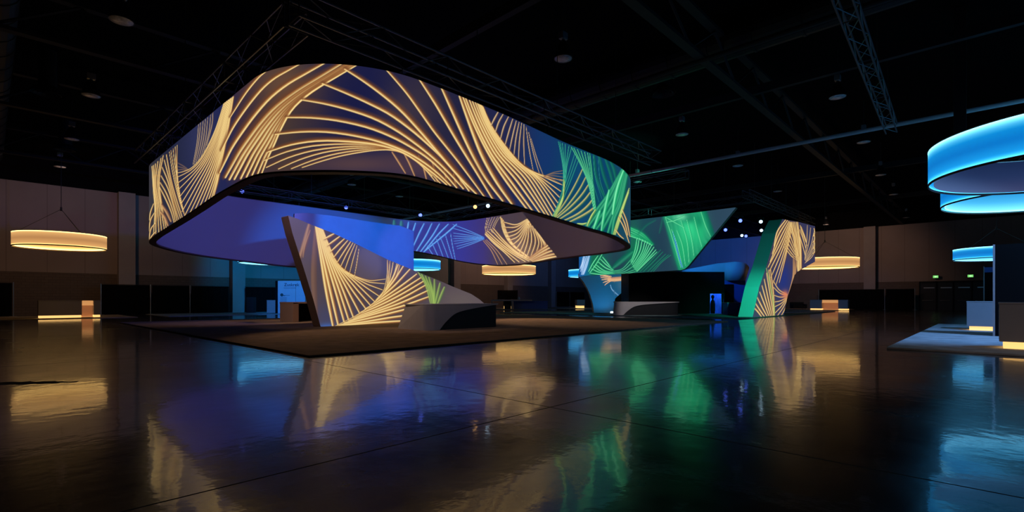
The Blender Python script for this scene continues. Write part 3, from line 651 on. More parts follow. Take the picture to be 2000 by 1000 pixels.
# bottom and top edges of the ribbon
nO = len(outp); bx = closed(outp); ix = closed(inp2); zo = zbf(bx[:,0], bx[:,1])
grid_obj('bottom_rim', np.stack([np.c_[bx, zo], np.c_[bx, zo-.05], np.c_[ix, zo-.05], np.c_[ix, zo+.02]], 1), M['rim'], RIB, smooth=False)
zt_ = ztf(bx[:,0], bx[:,1]); grid_obj('top_rim', np.stack([np.c_[bx, zt_], np.c_[bx, zt_+.03], np.c_[ix, zt_+.03], np.c_[ix, zt_]], 1), M['rim'], RIB, smooth=False)
for k in range(0, nO, nO//14):
    q = (bx[k]+ix[k])/2
    MB().tube((q[0],q[1],ZT-.3),(q[0],q[1],6.82),.012,5).wbuild('hanging_cable', M['cable'], RIB)

# ---- generic upright artwork slab -------------------------------------------------
def slab(parent, name, surf, p0, p1, lower, upper, off, base, draw=None, m=None, edge_low=None, edge_up=None, back=None, split=None):
    S = surf.columns(); px = surf.px_of(S); k = (px >= min(p0,p1)) & (px <= max(p0,p1)); S = S[k]; px = px[k]
    d = surf.dep(S); x, y = surf.xy(S)
    lo = np.interp(px, [q[0] for q in lower], [q[1] for q in lower]); up = np.interp(px, [q[0] for q in upper], [q[1] for q in upper])
    zl = HC+(HZ-lo)*d/F; zh = HC+(HZ-up)*d/F; zl = np.maximum(zl, .046); zh = np.maximum(zh, zl+.01)
    A = Art(surf, S, zl, zh, base)
    if draw: draw(A, px)
    P = np.stack([x[:,None].repeat(surf.rows,1), y[:,None].repeat(surf.rows,1), A.Zg], -1)
    o = grid_obj(name, P, m or ARTM, parent, A.colors())
    O = np.array((off[0], off[1], 0.)); Lf = np.stack([x,y,zl], -1); Uf = np.stack([x,y,zh], -1)
    grid_obj('back_panel', np.stack([Lf+O, Uf+O], 1), back or M['fabric'], parent, smooth=False)
    sp = split or min(p0,p1)-1
    for nm, E, mm in (('lower_edge', Lf, edge_low), ('upper_edge', Uf, edge_up)):
        for part, sel in ((nm, px >= sp), ('end_panel', px <= sp+.0)):
            if sel.sum() < 2: continue
            i = np.where(sel)[0]
            if part == 'end_panel': i = np.r_[i, min(i[-1]+1, len(px)-1)] if i[-1]+1 < len(px) else i
            mt = mm[1] if part == 'end_panel' and isinstance(mm, tuple) else (mm[0] if isinstance(mm, tuple) else (mm or M['palerim']))
            grid_obj(part, np.stack([E[i], E[i]+O], 1), mt, parent, smooth=False)
    for q in (0, -1):
        grid_obj('side_edge', np.stack([np.stack([Lf[q],Uf[q]]), np.stack([Lf[q]+O,Uf[q]+O])], 0), M['palerim'], parent, smooth=False)
    return o
Surf.px_of = lambda self, s: np.interp(s, self.s, self.px)

# ---- leaning wedge wall
c_a = np.array((-7.98,21.04)); c_b = np.array((-5.25,24.55)); dv = (c_a-c_b)/np.linalg.norm(c_a-c_b)
pl = [c_a+dv*2.2, c_a, c_b, np.array((-3.4,25.9)), np.array((-.4,27.0)), np.array((1.2,27.4))]
pl = spline(pl, 60); pl = np.array([cw(*q) for q in pl])
SW = Surf(pl, rows=230, step=.9, smax=.03)
WED = empty('leaning_wedge_wall', (*cw(-7,22),0), 'tall pointed wedge wall with gold string pattern standing on the brown carpet', 'display wall')
def draw_wedge(A, px):
    f = A.fan
    gr = np.interp(px, [560,600,640,700,760,830,960], [96,84,72,70,74,78,88])
    A.rgb[:] = np.stack([gr, gr*.86, gr*.98], -1)[:,None,:]
    A.blob(700,520,60,60,(66,60,92),.7); A.blob(650,620,60,30,(62,66,102),.7); A.blob(640,640,22,8,(60,110,200),.8); A.blob(575,450,22,30,(84,70,62),.6)
    A.blob(900,590,50,30,(104,94,88),.6)
    A.stroke([(604,440),(597,470),(586,504)], 13, 'brown', .75, tail=.3, core=.7); A.stroke([(606,450),(596,480),(592,502)], 4, 'brown', .6, tail=0)
    A.stroke([(617,448),(613,540),(618,638)], 13, 'brown', .55, tail=.2, core=.1)
    f([[(617,442),(627,500),(638,570),(651,639)],[(620,443),(636,500),(655,565),(674,634)],[(622,444),(643,500),(668,560),(692,624)],[(624,445),(650,505),(684,560),(717,606)],[(627,446),(656,511),(697,554),(733,590)],[(629,447),(659,514),(706,549),(747,566)],[(631,448),(662,517),(713,546),(753,545)]], 13, 8.5, 2.2, tail=.8)
    f([[(652,457),(643,462),(634,467)],[(667,464),(655,474),(642,484)],[(677,469),(663,484),(650,499)],[(685,472),(672,492),(659,512)],[(691,475),(679,498),(668,523)],[(696,478),(687,505),(679,533)],[(701,486),(697,514),(692,541)]], 9, 5.5, 1.6, tail=.4)
    f([[(757,508),(758,532),(755,560),(744,578)],[(768,512),(764,534),(756,562),(738,584)],[(781,518),(774,540),(758,565),(734,588)]], 5, 2.2, 3.5, tail=.2)
    f([[(778,517),(766,546),(750,570),(735,586)],[(795,523),(772,552),(750,575),(728,594)],[(815,537),(784,560),(750,583),(712,605)],[(825,548),(786,572),(745,594),(700,614)],[(832,560),(790,583),(745,603),(690,622)],[(838,578),(790,596),(740,611),(675,630)],[(804,607),(765,615),(720,625),(660,636)],[(792,627),(760,629),(720,632),(660,638)]], 12, 5.5, 6.5, tail=.7)
    A.stroke([(757,508),(756,540),(748,572),(730,592),(700,614),(655,637)], 3, 'gold', .8, tail=.2)
    f([[(817,531),(832,556),(842,594)],[(828,538),(841,566),(847,596)],[(838,542),(846,570),(849,596)],[(854,549),(851,575),(848,596)],[(868,561),(861,578),(854,596)]], 7, 6, pal='yg', tail=.3, core=.5, alpha=.75)
slab(WED, 'front_panel', SW, 563, 956, [(563,421.5),(571,455),(592,520),(612,585),(627,641),(690,637),(790,633),(956,622)],
     [(563,421),(580,427),(617,442.5),(652,456),(698,477.5),(755,506),(806,527),(860,549),(885,560),(920,574),(937,585),(946,593),(956,604)],
     (-.03, .62), (80,70,80), draw_wedge, edge_low=(M['palerim'], M['desk']), edge_up=M['palerim'], split=627)
c_s = [(-8.85,20.45),(-8.9,21.6),(-9.0,24.0),(-8.3,26.3),(-6.9,27.9),(-5.6,28.65)]
BS = empty('curved_back_wall', (*cw(-7.5,26),0), 'curved plain cloth wall lit bright blue behind the wedge wall', 'display wall')
pl = np.array([cw(*q) for q in spline(c_s, 80)])
SB = Surf(pl, rows=30, step=4, smax=.3)
up = [(566,419),(575,417),(600,416),(650,421.5),(700,429.5),(750,437),(798,443),(804,445),(808,451)]
Sx = SB.s[::40]; Sx = np.r_[Sx, SB.s[-1]]; pxx = np.minimum(np.maximum(SB.px_of(Sx), 566), 808); dd = SB.dep(Sx); bxx, byy = SB.xy(Sx)
zt = HC+(HZ-np.interp(pxx, [q[0] for q in up], [q[1] for q in up]))*dd/F
zbt = np.maximum(HC+(HZ-np.interp(pxx, [566,592,612,632],[425,524,592,655]))*dd/F, .046)
rr_ = np.linspace(0,1,24)
def sheet(par, nm, ox, oy, m): 
    P = np.stack([(bxx+ox)[:,None].repeat(24,1), (byy+oy)[:,None].repeat(24,1), zbt[:,None]+(zt-zbt)[:,None]*rr_], -1); return grid_obj(nm, P, m, par)
sheet(BS, 'front_cloth', 0, 0, M['fabric']); sheet(BS, 'back_cloth', .02, .14, M['fabric'])
grid_obj('top_edge', np.stack([np.c_[bxx,byy,zt], np.c_[bxx+.02,byy+.14,zt]], 1), M['fabric'], BS, smooth=False)
grid_obj('end_edge', np.array([[[bxx[-1],byy[-1],.046],[bxx[-1],byy[-1],zt[-1]]],[[bxx[-1]+.02,byy[-1]+.14,.046],[bxx[-1]+.02,byy[-1]+.14,zt[-1]]]]), M['palerim'], BS, smooth=False)

# ---- swoosh-front reception counters
def swoosh(loc, L, H, label, z0=.045, back_top=1.5, back_bot=2.25, flip=False):
    e = empty('reception_counter', (*loc, z0), label, 'counter', 'counters with a curved cut-away front')
    r = .35
    core = MB(); core.prism([(.3,.06),(L-.03,.06),(L-.03,back_top-.1),(.3,back_top-.1)], 0, H-.06); core.build('dark_core', M['dark'], e, bevel=.01)
    # white shell: curved left side that leans, plus a front plate with the swoosh cut out
    n = 10; ring_b = [(r-r*math.cos(t), r-r*math.sin(t)) for t in np.linspace(0, PI/2, n)]       # from (0,r) to (r,0)
    low = [(0,back_bot)]+ring_b; upp = [(0.05,back_top)]+ring_b
    vs = []; 
    for (a,b),(c,d) in zip(low, upp): vs += [(a,b,0),(c,d,H-.05)]
    for (a,b),(c,d) in zip(low, upp): 
        k = .05; vs += [(a+k if a < r else a, b+(k if b < r else 0), 0),(c+k if c < r else c, d+(k if d < r else 0), H-.05)]
    m_ = len(low); fs = []
    for i in range(m_-1):
        fs += [(2*i,2*i+2,2*i+3,2*i+1), (2*m_+2*i,2*m_+2*i+1,2*m_+2*i+3,2*m_+2*i+2)]
    fs += [(0,1,2*m_+1,2*m_)]
    MB().add(vs, fs).build('side_shell', M['shell'], e, smooth=False)
    cv = spline([(.52,0),(.85,.32*H),(1.35,.64*H),(2.2,.80*H),(L*.92,.93*H),(L,.95*H)], 26)
    cols = [(r,0,H-.05)]+[(.52,0,H-.05)]+[(float(a),float(min(b,H-.06)),H-.05) for a,b in cv[1:]]
    vs = []; fs = []
    for a,zl_,zh_ in cols: vs += [(a,0,zl_),(a,0,zh_),(a,.05,zl_),(a,.05,zh_)]
    for i in range(len(cols)-1):
        o = 4*i; fs += [(o,o+4,o+5,o+1),(o+2,o+3,o+7,o+6),(o,o+2,o+6,o+4)]
    MB().add(vs, fs).build('front_shell', M['shell'], e)
    MB().prism([(0,back_top),(0,r)]+ring_b[1:]+[(L+.04,0),(L+.04,back_top)], H-.05, H).build('counter_top', M['shell'], e, bevel=.008)
    return e
swoosh((11.1,14.85), 3.55, .97, back_bot=1.95, label='white reception counter with swooping black front in front of the wedge wall')
sc2 = swoosh(at(1203,36.0), 4.5, .96, 'grey reception counter with swooping black front before the black room', back_top=.9, back_bot=1.1)
sc2.rotation_euler.z = -math.radians(46.25)
# ---- small brown desk behind the wedge
gx, gy = cw(-10.94, 25.1)
e = empty('demo_desk', (gx,gy,.045), 'small brown desk with open side at the left foot of the wedge wall', 'desk')
MB().box(0,.06,.0,1.6,0,.97).build('end_panel', M['desk'], e, bevel=.005)
MB().box(0,.28,-.03,.0,0,.97).build('front_post', M['tan'], e, bevel=.005)
MB().box(-.01,2.4,-.03,1.62,.92,1.0).build('desk_top', M['tan'], e, bevel=.006)
MB().box(.06,2.3,1.2,1.26,0,.92).build('back_panel', M['black'], e)
MB().box(2.3,2.38,0,1.6,0,.92).build('far_leg_panel', M['desk'], e)

# ================================================================== green booth
SG = Surf([(33.4,35.0),(33.4,10.0)], rows=150, step=.95, smax=.05)
GC = empty('green_canopy', (33.4,20,3.2), 'long green-lit fabric canopy with slanted pointed end over the black room', 'hanging sign')
def draw_green(A, px):
    f = A.fan
    st = [(1130,(24,84,160)),(1150,(22,110,150)),(1158,(20,96,84)),(1200,(34,62,76)),(1260,(26,64,78)),(1290,(34,60,80)),(1437,(46,72,92))]
    A.rgb[:] = np.stack([np.interp(px, [q[0] for q in st], [q[1][k] for q in st]) for k in range(3)], -1)[:,None,:]
    A.blob(1165,520,16,30,(18,110,70),.8); A.blob(1238,490,14,60,(20,130,84),.7); A.blob(1255,505,25,30,(14,100,70),.6)
    f([[(1140,500),(1137,515),(1133,525)],[(1146,500),(1140,520),(1136,536)],[(1152,498),(1146,520),(1140,536)]], 5, 3, pal='white', tail=.4)
    f([[(1176,497),(1162,520),(1152,533)],[(1168,500),(1158,515),(1150,530)]], 2, 3, pal='lgreen', tail=.3)
    f([[(1177,502),(1187,514),(1196,526)],[(1170,508),(1184,520),(1200,529)],[(1163,516),(1180,528),(1200,532)],[(1158,521),(1172,530),(1200,535)],[(1152,533),(1175,536),(1200,536)]], 7, 3, pal='lgreen', tail=.4)
    f([[(1198,529),(1216,524),(1236,502)],[(1198,531),(1218,528),(1238,512)],[(1199,534),(1220,532),(1240,524)],[(1199,537),(1220,535),(1242,530)]], 5, 2.6, pal='green', tail=.4)
    A.stroke([(1198,522),(1214,508),(1234,492)], 12, 'green', .7, tail=.3, core=.3)
    f([[(1230,444),(1254,456),(1275,477)],[(1230,452),(1250,462),(1273,479)],[(1229,460),(1248,466),(1270,476)]], 5, 5, pal='lgreen', tail=.7, core=.7)
    f([[(1232,512),(1240,488),(1244,464)],[(1236,520),(1253,494),(1260,470)],[(1240,526),(1260,500),(1273,478)],[(1244,530),(1266,508),(1283,492)]], 10, 3, pal='lgreen', tail=.5)
    f([[(1250,530),(1268,512),(1290,488)],[(1265,530),(1283,512),(1300,496)],[(1276,530),(1292,512),(1310,498)]], 5, 3, pal='green', tail=.3, core=.4, alpha=.6)
    f([[(1248,456),(1262,440),(1280,430)],[(1294,425),(1292,440),(1288,455)]], 2, 6, pal='dgreen', tail=.2, alpha=.4)
    f([[(1305,424),(1317,465),(1334,522)],[(1322,421),(1332,465),(1342,522)],[(1345,417),(1352,460),(1354,505)],[(1362,415),(1372,445),(1371,482)],[(1370,414),(1380,442),(1386,460)]], 10, 24, pal='green', tail=0, alpha=.9, core=.3, taper=0)
    A.blob(1347,448,27,36,(56,222,146),.85); A.blob(1333,490,16,30,(30,180,112),.7); A.blob(1366,450,12,34,(30,190,118),.5); A.blob(1345,425,14,10,(10,110,80),.8); A.blob(1365,432,8,14,(10,120,84),.6); A.blob(1330,424,14,6,(150,240,190),.6)
    f([[(1300,425),(1312,460),(1330,523)],[(1318,455),(1328,480),(1336,520)],[(1330,430),(1342,470),(1346,512)],[(1348,428),(1356,462),(1362,492)],[(1369,413),(1378,440),(1388,462)]], 7, 3, pal='lgreen', tail=.2, alpha=.75)
    A.stroke([(1302,434),(1318,430),(1336,422)], 3, 'lgreen', .8, tail=0); A.stroke([(1300,424),(1318,434),(1336,444)], 3, 'lgreen', .7, tail=0)
    f([[(1320,470),(1326,500),(1334,523)],[(1314,452),(1320,480),(1331,522)]], 3, 2, pal='blue', tail=0, alpha=.6)
slab(GC, 'printed_front', SG, 1130, 1437, [(1130,541),(1148,538),(1200,535.5),(1330,527.5),(1338,525),(1345,518.5),(1352,510),(1388,466),(1437,406)],
     [(1130,445),(1230,430.5),(1300,422.5),(1373,413),(1437,405)], (.3,0), (30,60,80), draw_green, edge_low=M['shell'], edge_up=M['rim'])
# ---- leaning gold arch
SAr = Surf([(30,11.0),(42.3,11.0),(43.5,10.92),(44.8,10.65),(46.9,9.85)], rows=200, step=.55, smax=.05)
AR = empty('leaning_arch', (35,11.4,0), 'tall leaning arch wall with gold string pattern and green side standing by the amber ring', 'display wall')
def draw_arch(A, px):
    f = A.fan; A.rgb[:] = (58,54,84)
    A.blob(1530,540,16,46,(34,48,122),.95); A.blob(1503,460,14,60,(84,64,66),.5); A.blob(1575,470,20,40,(44,52,92),.6); A.blob(1545,480,12,30,(90,62,54),.5)
    f([[(1535,429),(1519,452),(1512,480)],[(1540,432),(1522,465),(1506,506)],[(1543,434),(1526,475),(1500,524)],[(1545,436),(1530,482),(1505,540)],[(1546,438),(1533,492),(1512,556)],[(1548,440),(1535,500),(1522,552)]], 9, 4, 2.4, tail=.6)
    f([[(1545,434),(1553,480),(1559,534)],[(1551,434),(1558,480),(1561,530)],[(1558,434),(1564,480),(1565,524)]], 6, 3.6, tail=.4)
    f([[(1532,482),(1546,500),(1558,508)],[(1535,468),(1547,488),(1558,504)],[(1541,452),(1550,478),(1559,500)],[(1546,440),(1554,470),(1560,500)]], 7, 2.4, tail=.3)
    f([[(1563,440),(1566,452),(1571,470)],[(1566,446),(1572,462),(1577,480)],[(1558,450),(1568,480),(1574,504)]], 5, 2.2, tail=.2)
    f([[(1577,440),(1576,470),(1572,506)],[(1590,452),(1584,480),(1572,508)],[(1592,470),(1586,490),(1574,512)],[(1592,492),(1584,504),(1572,514)]], 7, 2.2, tail=.3, pal='pale')
    f([[(1590,446),(1592,456),(1588,462)],[(1590,462),(1592,474),(1588,480)],[(1590,480),(1592,490),(1588,496)]], 4, 3, pal='gold', tail=.2)
    f([[(1474,602),(1480,608),(1488,619)],[(1478,586),(1487,602),(1497,618)],[(1485,568),(1494,592),(1503,618)],[(1492,548),(1500,584),(1508,618)],[(1499,530),(1506,574),(1512,618)],[(1505,526),(1511,574),(1513,618)]], 9, 4.2, 3, tail=.5)
    f([[(1510,548),(1522,566),(1538,575)],[(1511,566),(1524,575),(1538,577)],[(1511,586),(1525,585),(1538,579)],[(1511,600),(1526,592),(1538,580)],[(1512,617),(1526,600),(1539,580)],[(1523,617),(1533,600),(1540,580)],[(1531,617),(1537,600),(1541,582)]], 9, 2.4, tail=.2)
    f([[(1550,500),(1549,540),(1540,576)],[(1556,510),(1552,545),(1541,578)]], 3, 3.5, tail=.4, pal='brown')
    A.blob(1533,575,7,8,(240,130,90),.8); A.stroke([(1497,524),(1505,560),(1512,600),(1512,618)], 3, 'yg', .8, tail=0)
slab(AR, 'printed_front', SAr, 1470, 1592, [(1470,621),(1530,617.5),(1538,580),(1552,537),(1557,531),(1592,511)],
     [(1470,620.5),(1483,560),(1497,520),(1515,455),(1528,428),(1545,431),(1560,433.5),(1592,442)], (0,.9), (58,54,84), draw_arch,
     edge_low=(M['dark'],M['dark']), edge_up=(M['dark'],M['teal']), split=1528)
# ---- funnel pedestal
pcs = np.array([at(p_, 42.5) for p_ in (1110,1240)])
SP = Surf(pcs, rows=90, step=1.0, smax=.1)
FP = empty('funnel_pedestal', (*at(1178,42.5),0), 'blue-lit funnel shaped pedestal with gold print carrying the green canopy', 'pedestal')
def draw_ped(A, px):
    st = [(1130,(20,34,58)),(1180,(4,40,66)),(1226,(4,44,70))]  # blue light on the cloth put into its weak emissive base
    A.rgb[:] = np.stack([np.interp(px, [q[0] for q in st], [q[1][k] for q in st]) for k in range(3)], -1)[:,None,:]
    A.blob(1214,557,12,16,(56,78,98),.9)
    A.stroke([(1190,546),(1206,545),(1226,543)], 10, 'orange', .95, tail=0, taper=.1, core=.5)
    A.fan([[(1194,540),(1182,538),(1172,536)],[(1193,543),(1184,542),(1173,541)],[(1193,546),(1184,547),(1176,548)],[(1193,549),(1186,553),(1181,557)]], 6, 2.4, pal='orange', tail=0)
    A.stroke([(1192,556),(1196,566),(1208,577)], 1.6, 'white', .8, tail=0); A.stroke([(1218,548),(1224,556),(1222,564)], 2.5, 'gold', .6, tail=0)
slab(FP, 'front_skin', SP, 1131, 1226, [(1131,540),(1140,551),(1148,565),(1153,577),(1157,590),(1159,601),(1160,612),(1199,612),(1199.8,598),(1200.6,584),(1208,577),(1226,562)],
     [(1131,534),(1226,534)], (.5,.5), (10,40,70), draw_ped, m=art_mat('pedestal cloth',(150,155,165)), edge_low=M['shell'], edge_up=M['shell'])
# ---- black meeting room
A_, B_ = at(1228,39.4), at(1415,39.8); bd = (np.array(B_)-A_); bl = np.linalg.norm(bd); bd /= bl; bn = np.array((-bd[1], bd[0])); bn = bn if bn@np.array(CF) > 0 else -bn
e = empty('meeting_room', (A_[0],A_[1],.045), 'black box room with a blue lit doorway under the green canopy', 'booth room')
e.rotation_euler.z = math.atan2(bd[1], bd[0]); HR = 3.3
sgn = 1 if (np.cross(np.array((*bd,0)), np.array((*bn,0)))[2] > 0) else -1
def doorpx(px):   # distance along the front for a pixel column
    k = (px-1000)/F; x0_, y0_ = wc(*A_); x1_, y1_ = wc(*B_); t = (k*y0_-x0_)/((x1_-x0_)-k*(y1_-y0_)); return t*bl
dl, dr = doorpx(1386.5), doorpx(1413.5)
hd = Z(573, 39.8)-.045
MB().box(0,dl,0,.15,0,HR).box(dl,dr,0,.15,hd,HR).box(dr,bl,0,.15,0,HR).build('front_wall', M['black'], e)
MB().box(0,.15,.15,2.2,0,HR).build('left_wall', M['black'], e); MB().box(bl-.15,bl,.15,2.2,0,HR).build('right_wall', M['black'], e)
MB().box(0,bl,.15,2.2,HR-.12,HR).build('roof_panel', M['black'], e); MB().box(0,bl,2.1,2.2,0,HR).build('back_wall', M['black'], e)
MB().box(dl-.8,bl-.15,1.6,1.66,0,HR-.12).build('inner_screen', M['reveal'], e)
MB().box(bl-.18,bl-.151,.16,1.6,0,HR-.12).build('side_curtain', M['reveal'], e)
MB().box(dl-.03,dl+.01,-.02,.16,0,hd).box(dr-.01,dr+.03,-.02,.16,0,hd).box(dl,dr,-.02,.16,hd-.03,hd+.02).build('door_trim', M['steel'], e)
vx = (np.array(at(1392, 40.3)))
o = MB().lathe([(0,0),(.17,0),(.19,.3),(.18,.75),(.14,.98),(.07,1.08),(.06,1.15),(.11,1.25),(.12,1.36),(.08,1.46),(.03,1.5),(0,1.5)], 20).build('tall_vase', M['black'], smooth=True)
o.location = (vx[0],vx[1],.05); tag(o, 'dark slender bottle-shaped silhouette standing inside the blue doorway', 'vase')
# ---- blue canopy and block to the right of it
bc = at(1432, 42.6)
e = empty('blue_kiosk', (bc[0],bc[1],.045), 'blue lit kiosk with a wide curved fascia on top, right of the black room', 'kiosk'); e.rotation_euler.z = -math.radians(46.25)
w = lambda px: (px-1432)/F*42.0
MB().box(w(1412),w(1456.5),0,2.6,0,2.75).build('body', M['bluepaint'], e)
MB().box(w(1414),w(1433),-.04,.0,0,2.4).build('opening_shade_sheet', M['black'], e)  # black sheet standing in for the shade of a door opening
ths = np.linspace(-.5*PI, .5*PI, 24); cols_ = []
n = 34; vs = []; fs = []
for i in range(n):
    t = i/(n-1); px = 1330+(1461-1330)*t; yy_ = -.08-.55*max(0,math.sin(PI*np.clip((t-.66)/.34,0,1)))
    tp = np.interp(px, [1330,1345,1400,1430,1448,1458,1461],[527,524,513.5,511,513,518,522]); bt = np.interp(px,[1330,1415,1455,1461],[540,547.5,547.5,524])
    vs += [(w(px), yy_, Z(tp,42)-.045), (w(px)-(0 if px<1455 else 0), yy_+.25, Z(max(bt,tp+1),42)-.045)]
for i in range(n-1): fs.append((2*i,2*i+2,2*i+3,2*i+1))
o = MB().add(vs, fs).build('curved_fascia', M['fabric'], e, smooth=True); sm = o.modifiers.new('Solidify','SOLIDIFY'); sm.thickness = .08
MB().tube(vs[-2], (w(1456), .55, Z(547,42)-.045), .05, 6).build('white_edge', M['palerim'], e)
gx, gy = G(1421, 616)
e = empty('low_counter', (gx,gy,.045), 'low blue lit box counter between the blue doorway and the green leg', 'counter'); e.rotation_euler.z = -math.radians(46.25)
MB().box(0,.68,0,.9,0,.86).box(.7,1.9,0,.9,0,.86).build('body', M['bluepaint'], e, bevel=.01); MB().box(-.02,1.92,-.02,.92,.86,.9).build('counter_top', M['shell'], e)

# ================================================================== other counters
def pod(loc, w_, d_, label, rz=0, h=1.07, tk=.16, z0=.05, glow=M['glow'], body=M['shell'], name='glow_counter', group='box counters with a glowing base'):
    e = empty(name, (loc[0],loc[1],z0), label, 'counter', group, rz)
    MB().box(0,w_,0,d_,tk,h-.04).build('body', body, e, bevel=.006)
    MB().box(-.01,w_+.01,-.01,d_+.01,h-.04,h).build('counter_top', body, e, bevel=.005)
    MB().box(.07,w_-.07,.07,d_-.07,0,tk).build('glowing_base', glow, e)
    return e
# right foreground; fronts face the camera side (-X), widths run along -Y
yl, _ = onX(1951.5, 16.3)
pod((16.3, yl-3.2), .95, 3.2, 'grey box counter with glowing base nearest at the right edge')
yl, _ = onX(1888, 25.0)
pod((25.0, yl-2.4), 1.0, 2.4, 'blue lit box counter with glowing base behind the tall black display', tk=.15)
yt, dt = onX(1943.5, 21.6)
e = empty('display_tower', (21.6,yt,.05), 'tall black display wall with pale left edge between the two right counters', 'display wall')
MB().box(0,.06,-4.5,0,0,Z(478,dt)-.05).build('screen_face', M['black'], e)
MB().box(.06,.5,-4.5,.0,0,Z(478,dt)-.05).build('cabinet', M['dark'], e)
MB().box(-.01,.55,.0,.05,0,Z(477.5,dt)-.05).build('side_edge', M['shell'], e)
yt, dt = onX(1923, 32.0)
e = empty('display_wall', (32.0,yt,.02), 'dark panel with blue top standing further behind the tall black display', 'display wall')
MB().box(0,.08,-3,0,0,Z(522,dt)).build('panel', M['black'], e); MB().box(-.01,.1,0,.04,0,Z(521,dt)).build('side_edge', M['shell'], e)
MB().box(-.02,0,-3,0,Z(533,dt),Z(523,dt)).build('header', M['bluepaint'], e)
x_, d_ = onX(1900, 25.2); 
o = MB().box(0,.22,0,.34,0,.01).build('tablet', M['screen']); o.location = (25.3, x_-.3, 1.121); tag(o, 'small dark tablet lying on the blue lit counter at right', 'tablet')

def duo(loc, segs, gap, label, rz=0, fd=1):
    """two boxes with a lit recess between them"""
    e = empty('glow_counter', (loc[0],loc[1],.035), label, 'counter', 'double counters with a lit middle', rz)
    for (a,b) in segs:
        MB().box(a,b,0,.8,.15,1.03).build('body', M['shell'], e, bevel=.006); MB().box(a-.01,b+.01,-.01,.81,1.03,1.07).build('counter_top', M['shell'], e)
        MB().box(a+.03,b-.03,.04,.76,0,.15).build('glowing_base', M['glow'], e)
    a, b = gap
    MB().box(a,b,.6,.66,.05,1.07).build('recess_back', M['tanlit'], e); MB().box(a,b,.1,.6,.76,.8).box(a,b,.1,.6,.03,.06).build('recess_shelf', M['litwarm'], e)  # light inside the recess put into the emission of back and shelves
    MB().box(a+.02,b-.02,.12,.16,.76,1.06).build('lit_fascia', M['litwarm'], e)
    return e
xa = onY(75, 41.6)[0]; xb = onY(160, 41.6)[0]; xc_ = onY(183, 41.6)[0]; xd = onY(197, 41.6)[0]
duo((xa,41.6), [(0,xb-xa),(xc_-xa,xd-xa)], (xb-xa,xc_-xa), 'low double counter with glowing base standing under the amber ring at left')
q = [onX(p_, 61.5)[0] for p_ in (1582,1605,1637,1656)]   # Y decreases to the right
duo((61.5,q[0]), [(0,q[0]-q[1]),(q[0]-q[2],q[0]-q[3])], (q[0]-q[1],q[0]-q[2]), 'low double counter with glowing base before the black drapes on the right wall', rz=-PI/2)
x_, y_ = G(1127,602.5)
pod((x_,y_), 1.0, 2.2, 'small far counter with glowing base left of the funnel pedestal', rz=-math.radians(46.25), z0=.03, tk=.32)
x_, y_ = at(983, 60)
pod((x_,y_), 1.0, 1.0, 'small far counter with glowing base under the black screen', rz=-math.radians(46.25), z0=.03, tk=.32)
x_, y_ = at(1000, 58)
e = empty('long_table', (x_,y_,.03), 'far white slab table beside the black screen', 'table'); e.rotation_euler.z = -math.radians(46.25)
MB().box(-2.4,2.35,0,1.0,.93,1.1).build('table_top', M['shell'], e, bevel=.01); MB().box(-.05,.1,0,1.0,0,.93).build('leg', M['shell'], e); MB().box(-2.4,-2.25,0,1.0,0,.93).build('leg', M['shell'], e)
MB().box(.2,4.2,1.3,2.2,0,.93).build('dark_cabinet', M['bluepaint'], e)
x_, y_ = at(991.5, 59.6)
e = empty('black_screen', (x_,y_,.03), 'wide black screen standing behind the far white slab table', 'screen'); e.rotation_euler.z = -math.radians(46.25)
MB().box(-1.13,1.13,0,.08,1.14,2.2).build('panel', M['screen'], e, bevel=.01); MB().box(-1.2,-1.13,-.01,.1,1.1,2.22).box(1.13,1.2,-.01,.1,1.1,2.22).build('frame', M['steel'], e); MB().box(-.4,.4,0,.1,0,1.14).build('stand', M['dark'], e)
x_, y_ = at(1013.5, 58.3)
o = MB().box(-.12,.12,-.1,.1,0,.2).prism([(-.1,-.08),(.1,-.08),(.1,.08),(-.1,.08)], .2, .34, [(-.04,-.03),(.04,-.03),(.04,.03),(-.04,.03)]).build('card_holder', M['shell'], bevel=.01); o.location = (x_,y_,1.131)
tag(o, 'small pale object standing on the far white slab table', 'card holder')
# left-mid group
x_, y_ = G(521, 612.5)
pod((x_,y_), .8, .8, 'small white box counter lit blue beside the white sign panel', rz=-math.radians(46.25), tk=.02, z0=.035, glow=M['shell'], group=None)
x_, y_ = G(480.5, 611.5)
o = MB().box(0,.62,0,.5,0,1.32).box(.05,.57,-.02,0,.75,1.25).box(.05,.57,-.02,0,.08,.7).build('file_cabinet', M['steel'], bevel=.01); o.location = (x_,y_,.035); o.rotation_euler.z = -math.radians(46.25)
tag(o, 'dark upright cabinet against the black drapes left of the white sign panel', 'cabinet')
x_, y_ = G(543, 613)
dsg = math.hypot(*(np.array(wc(x_,y_)))) ; dsg = wc(x_,y_)[1]
SGN = empty('sign_panel', (x_,y_,.035), 'tall white sign panel lit blue with dark lettering between desk and far counter', 'sign'); SGN.rotation_euler.z = -math.radians(46.25)
hs = Z(548.5, dsg)-.035; sw = 2.2
MB().box(-.22,-.02,.0,.35,0,hs).build('side_return', M['black'], SGN)
MB().box(-.02,sw,.0,.3,0,hs).build('panel', M['signm'], SGN, bevel=.01)
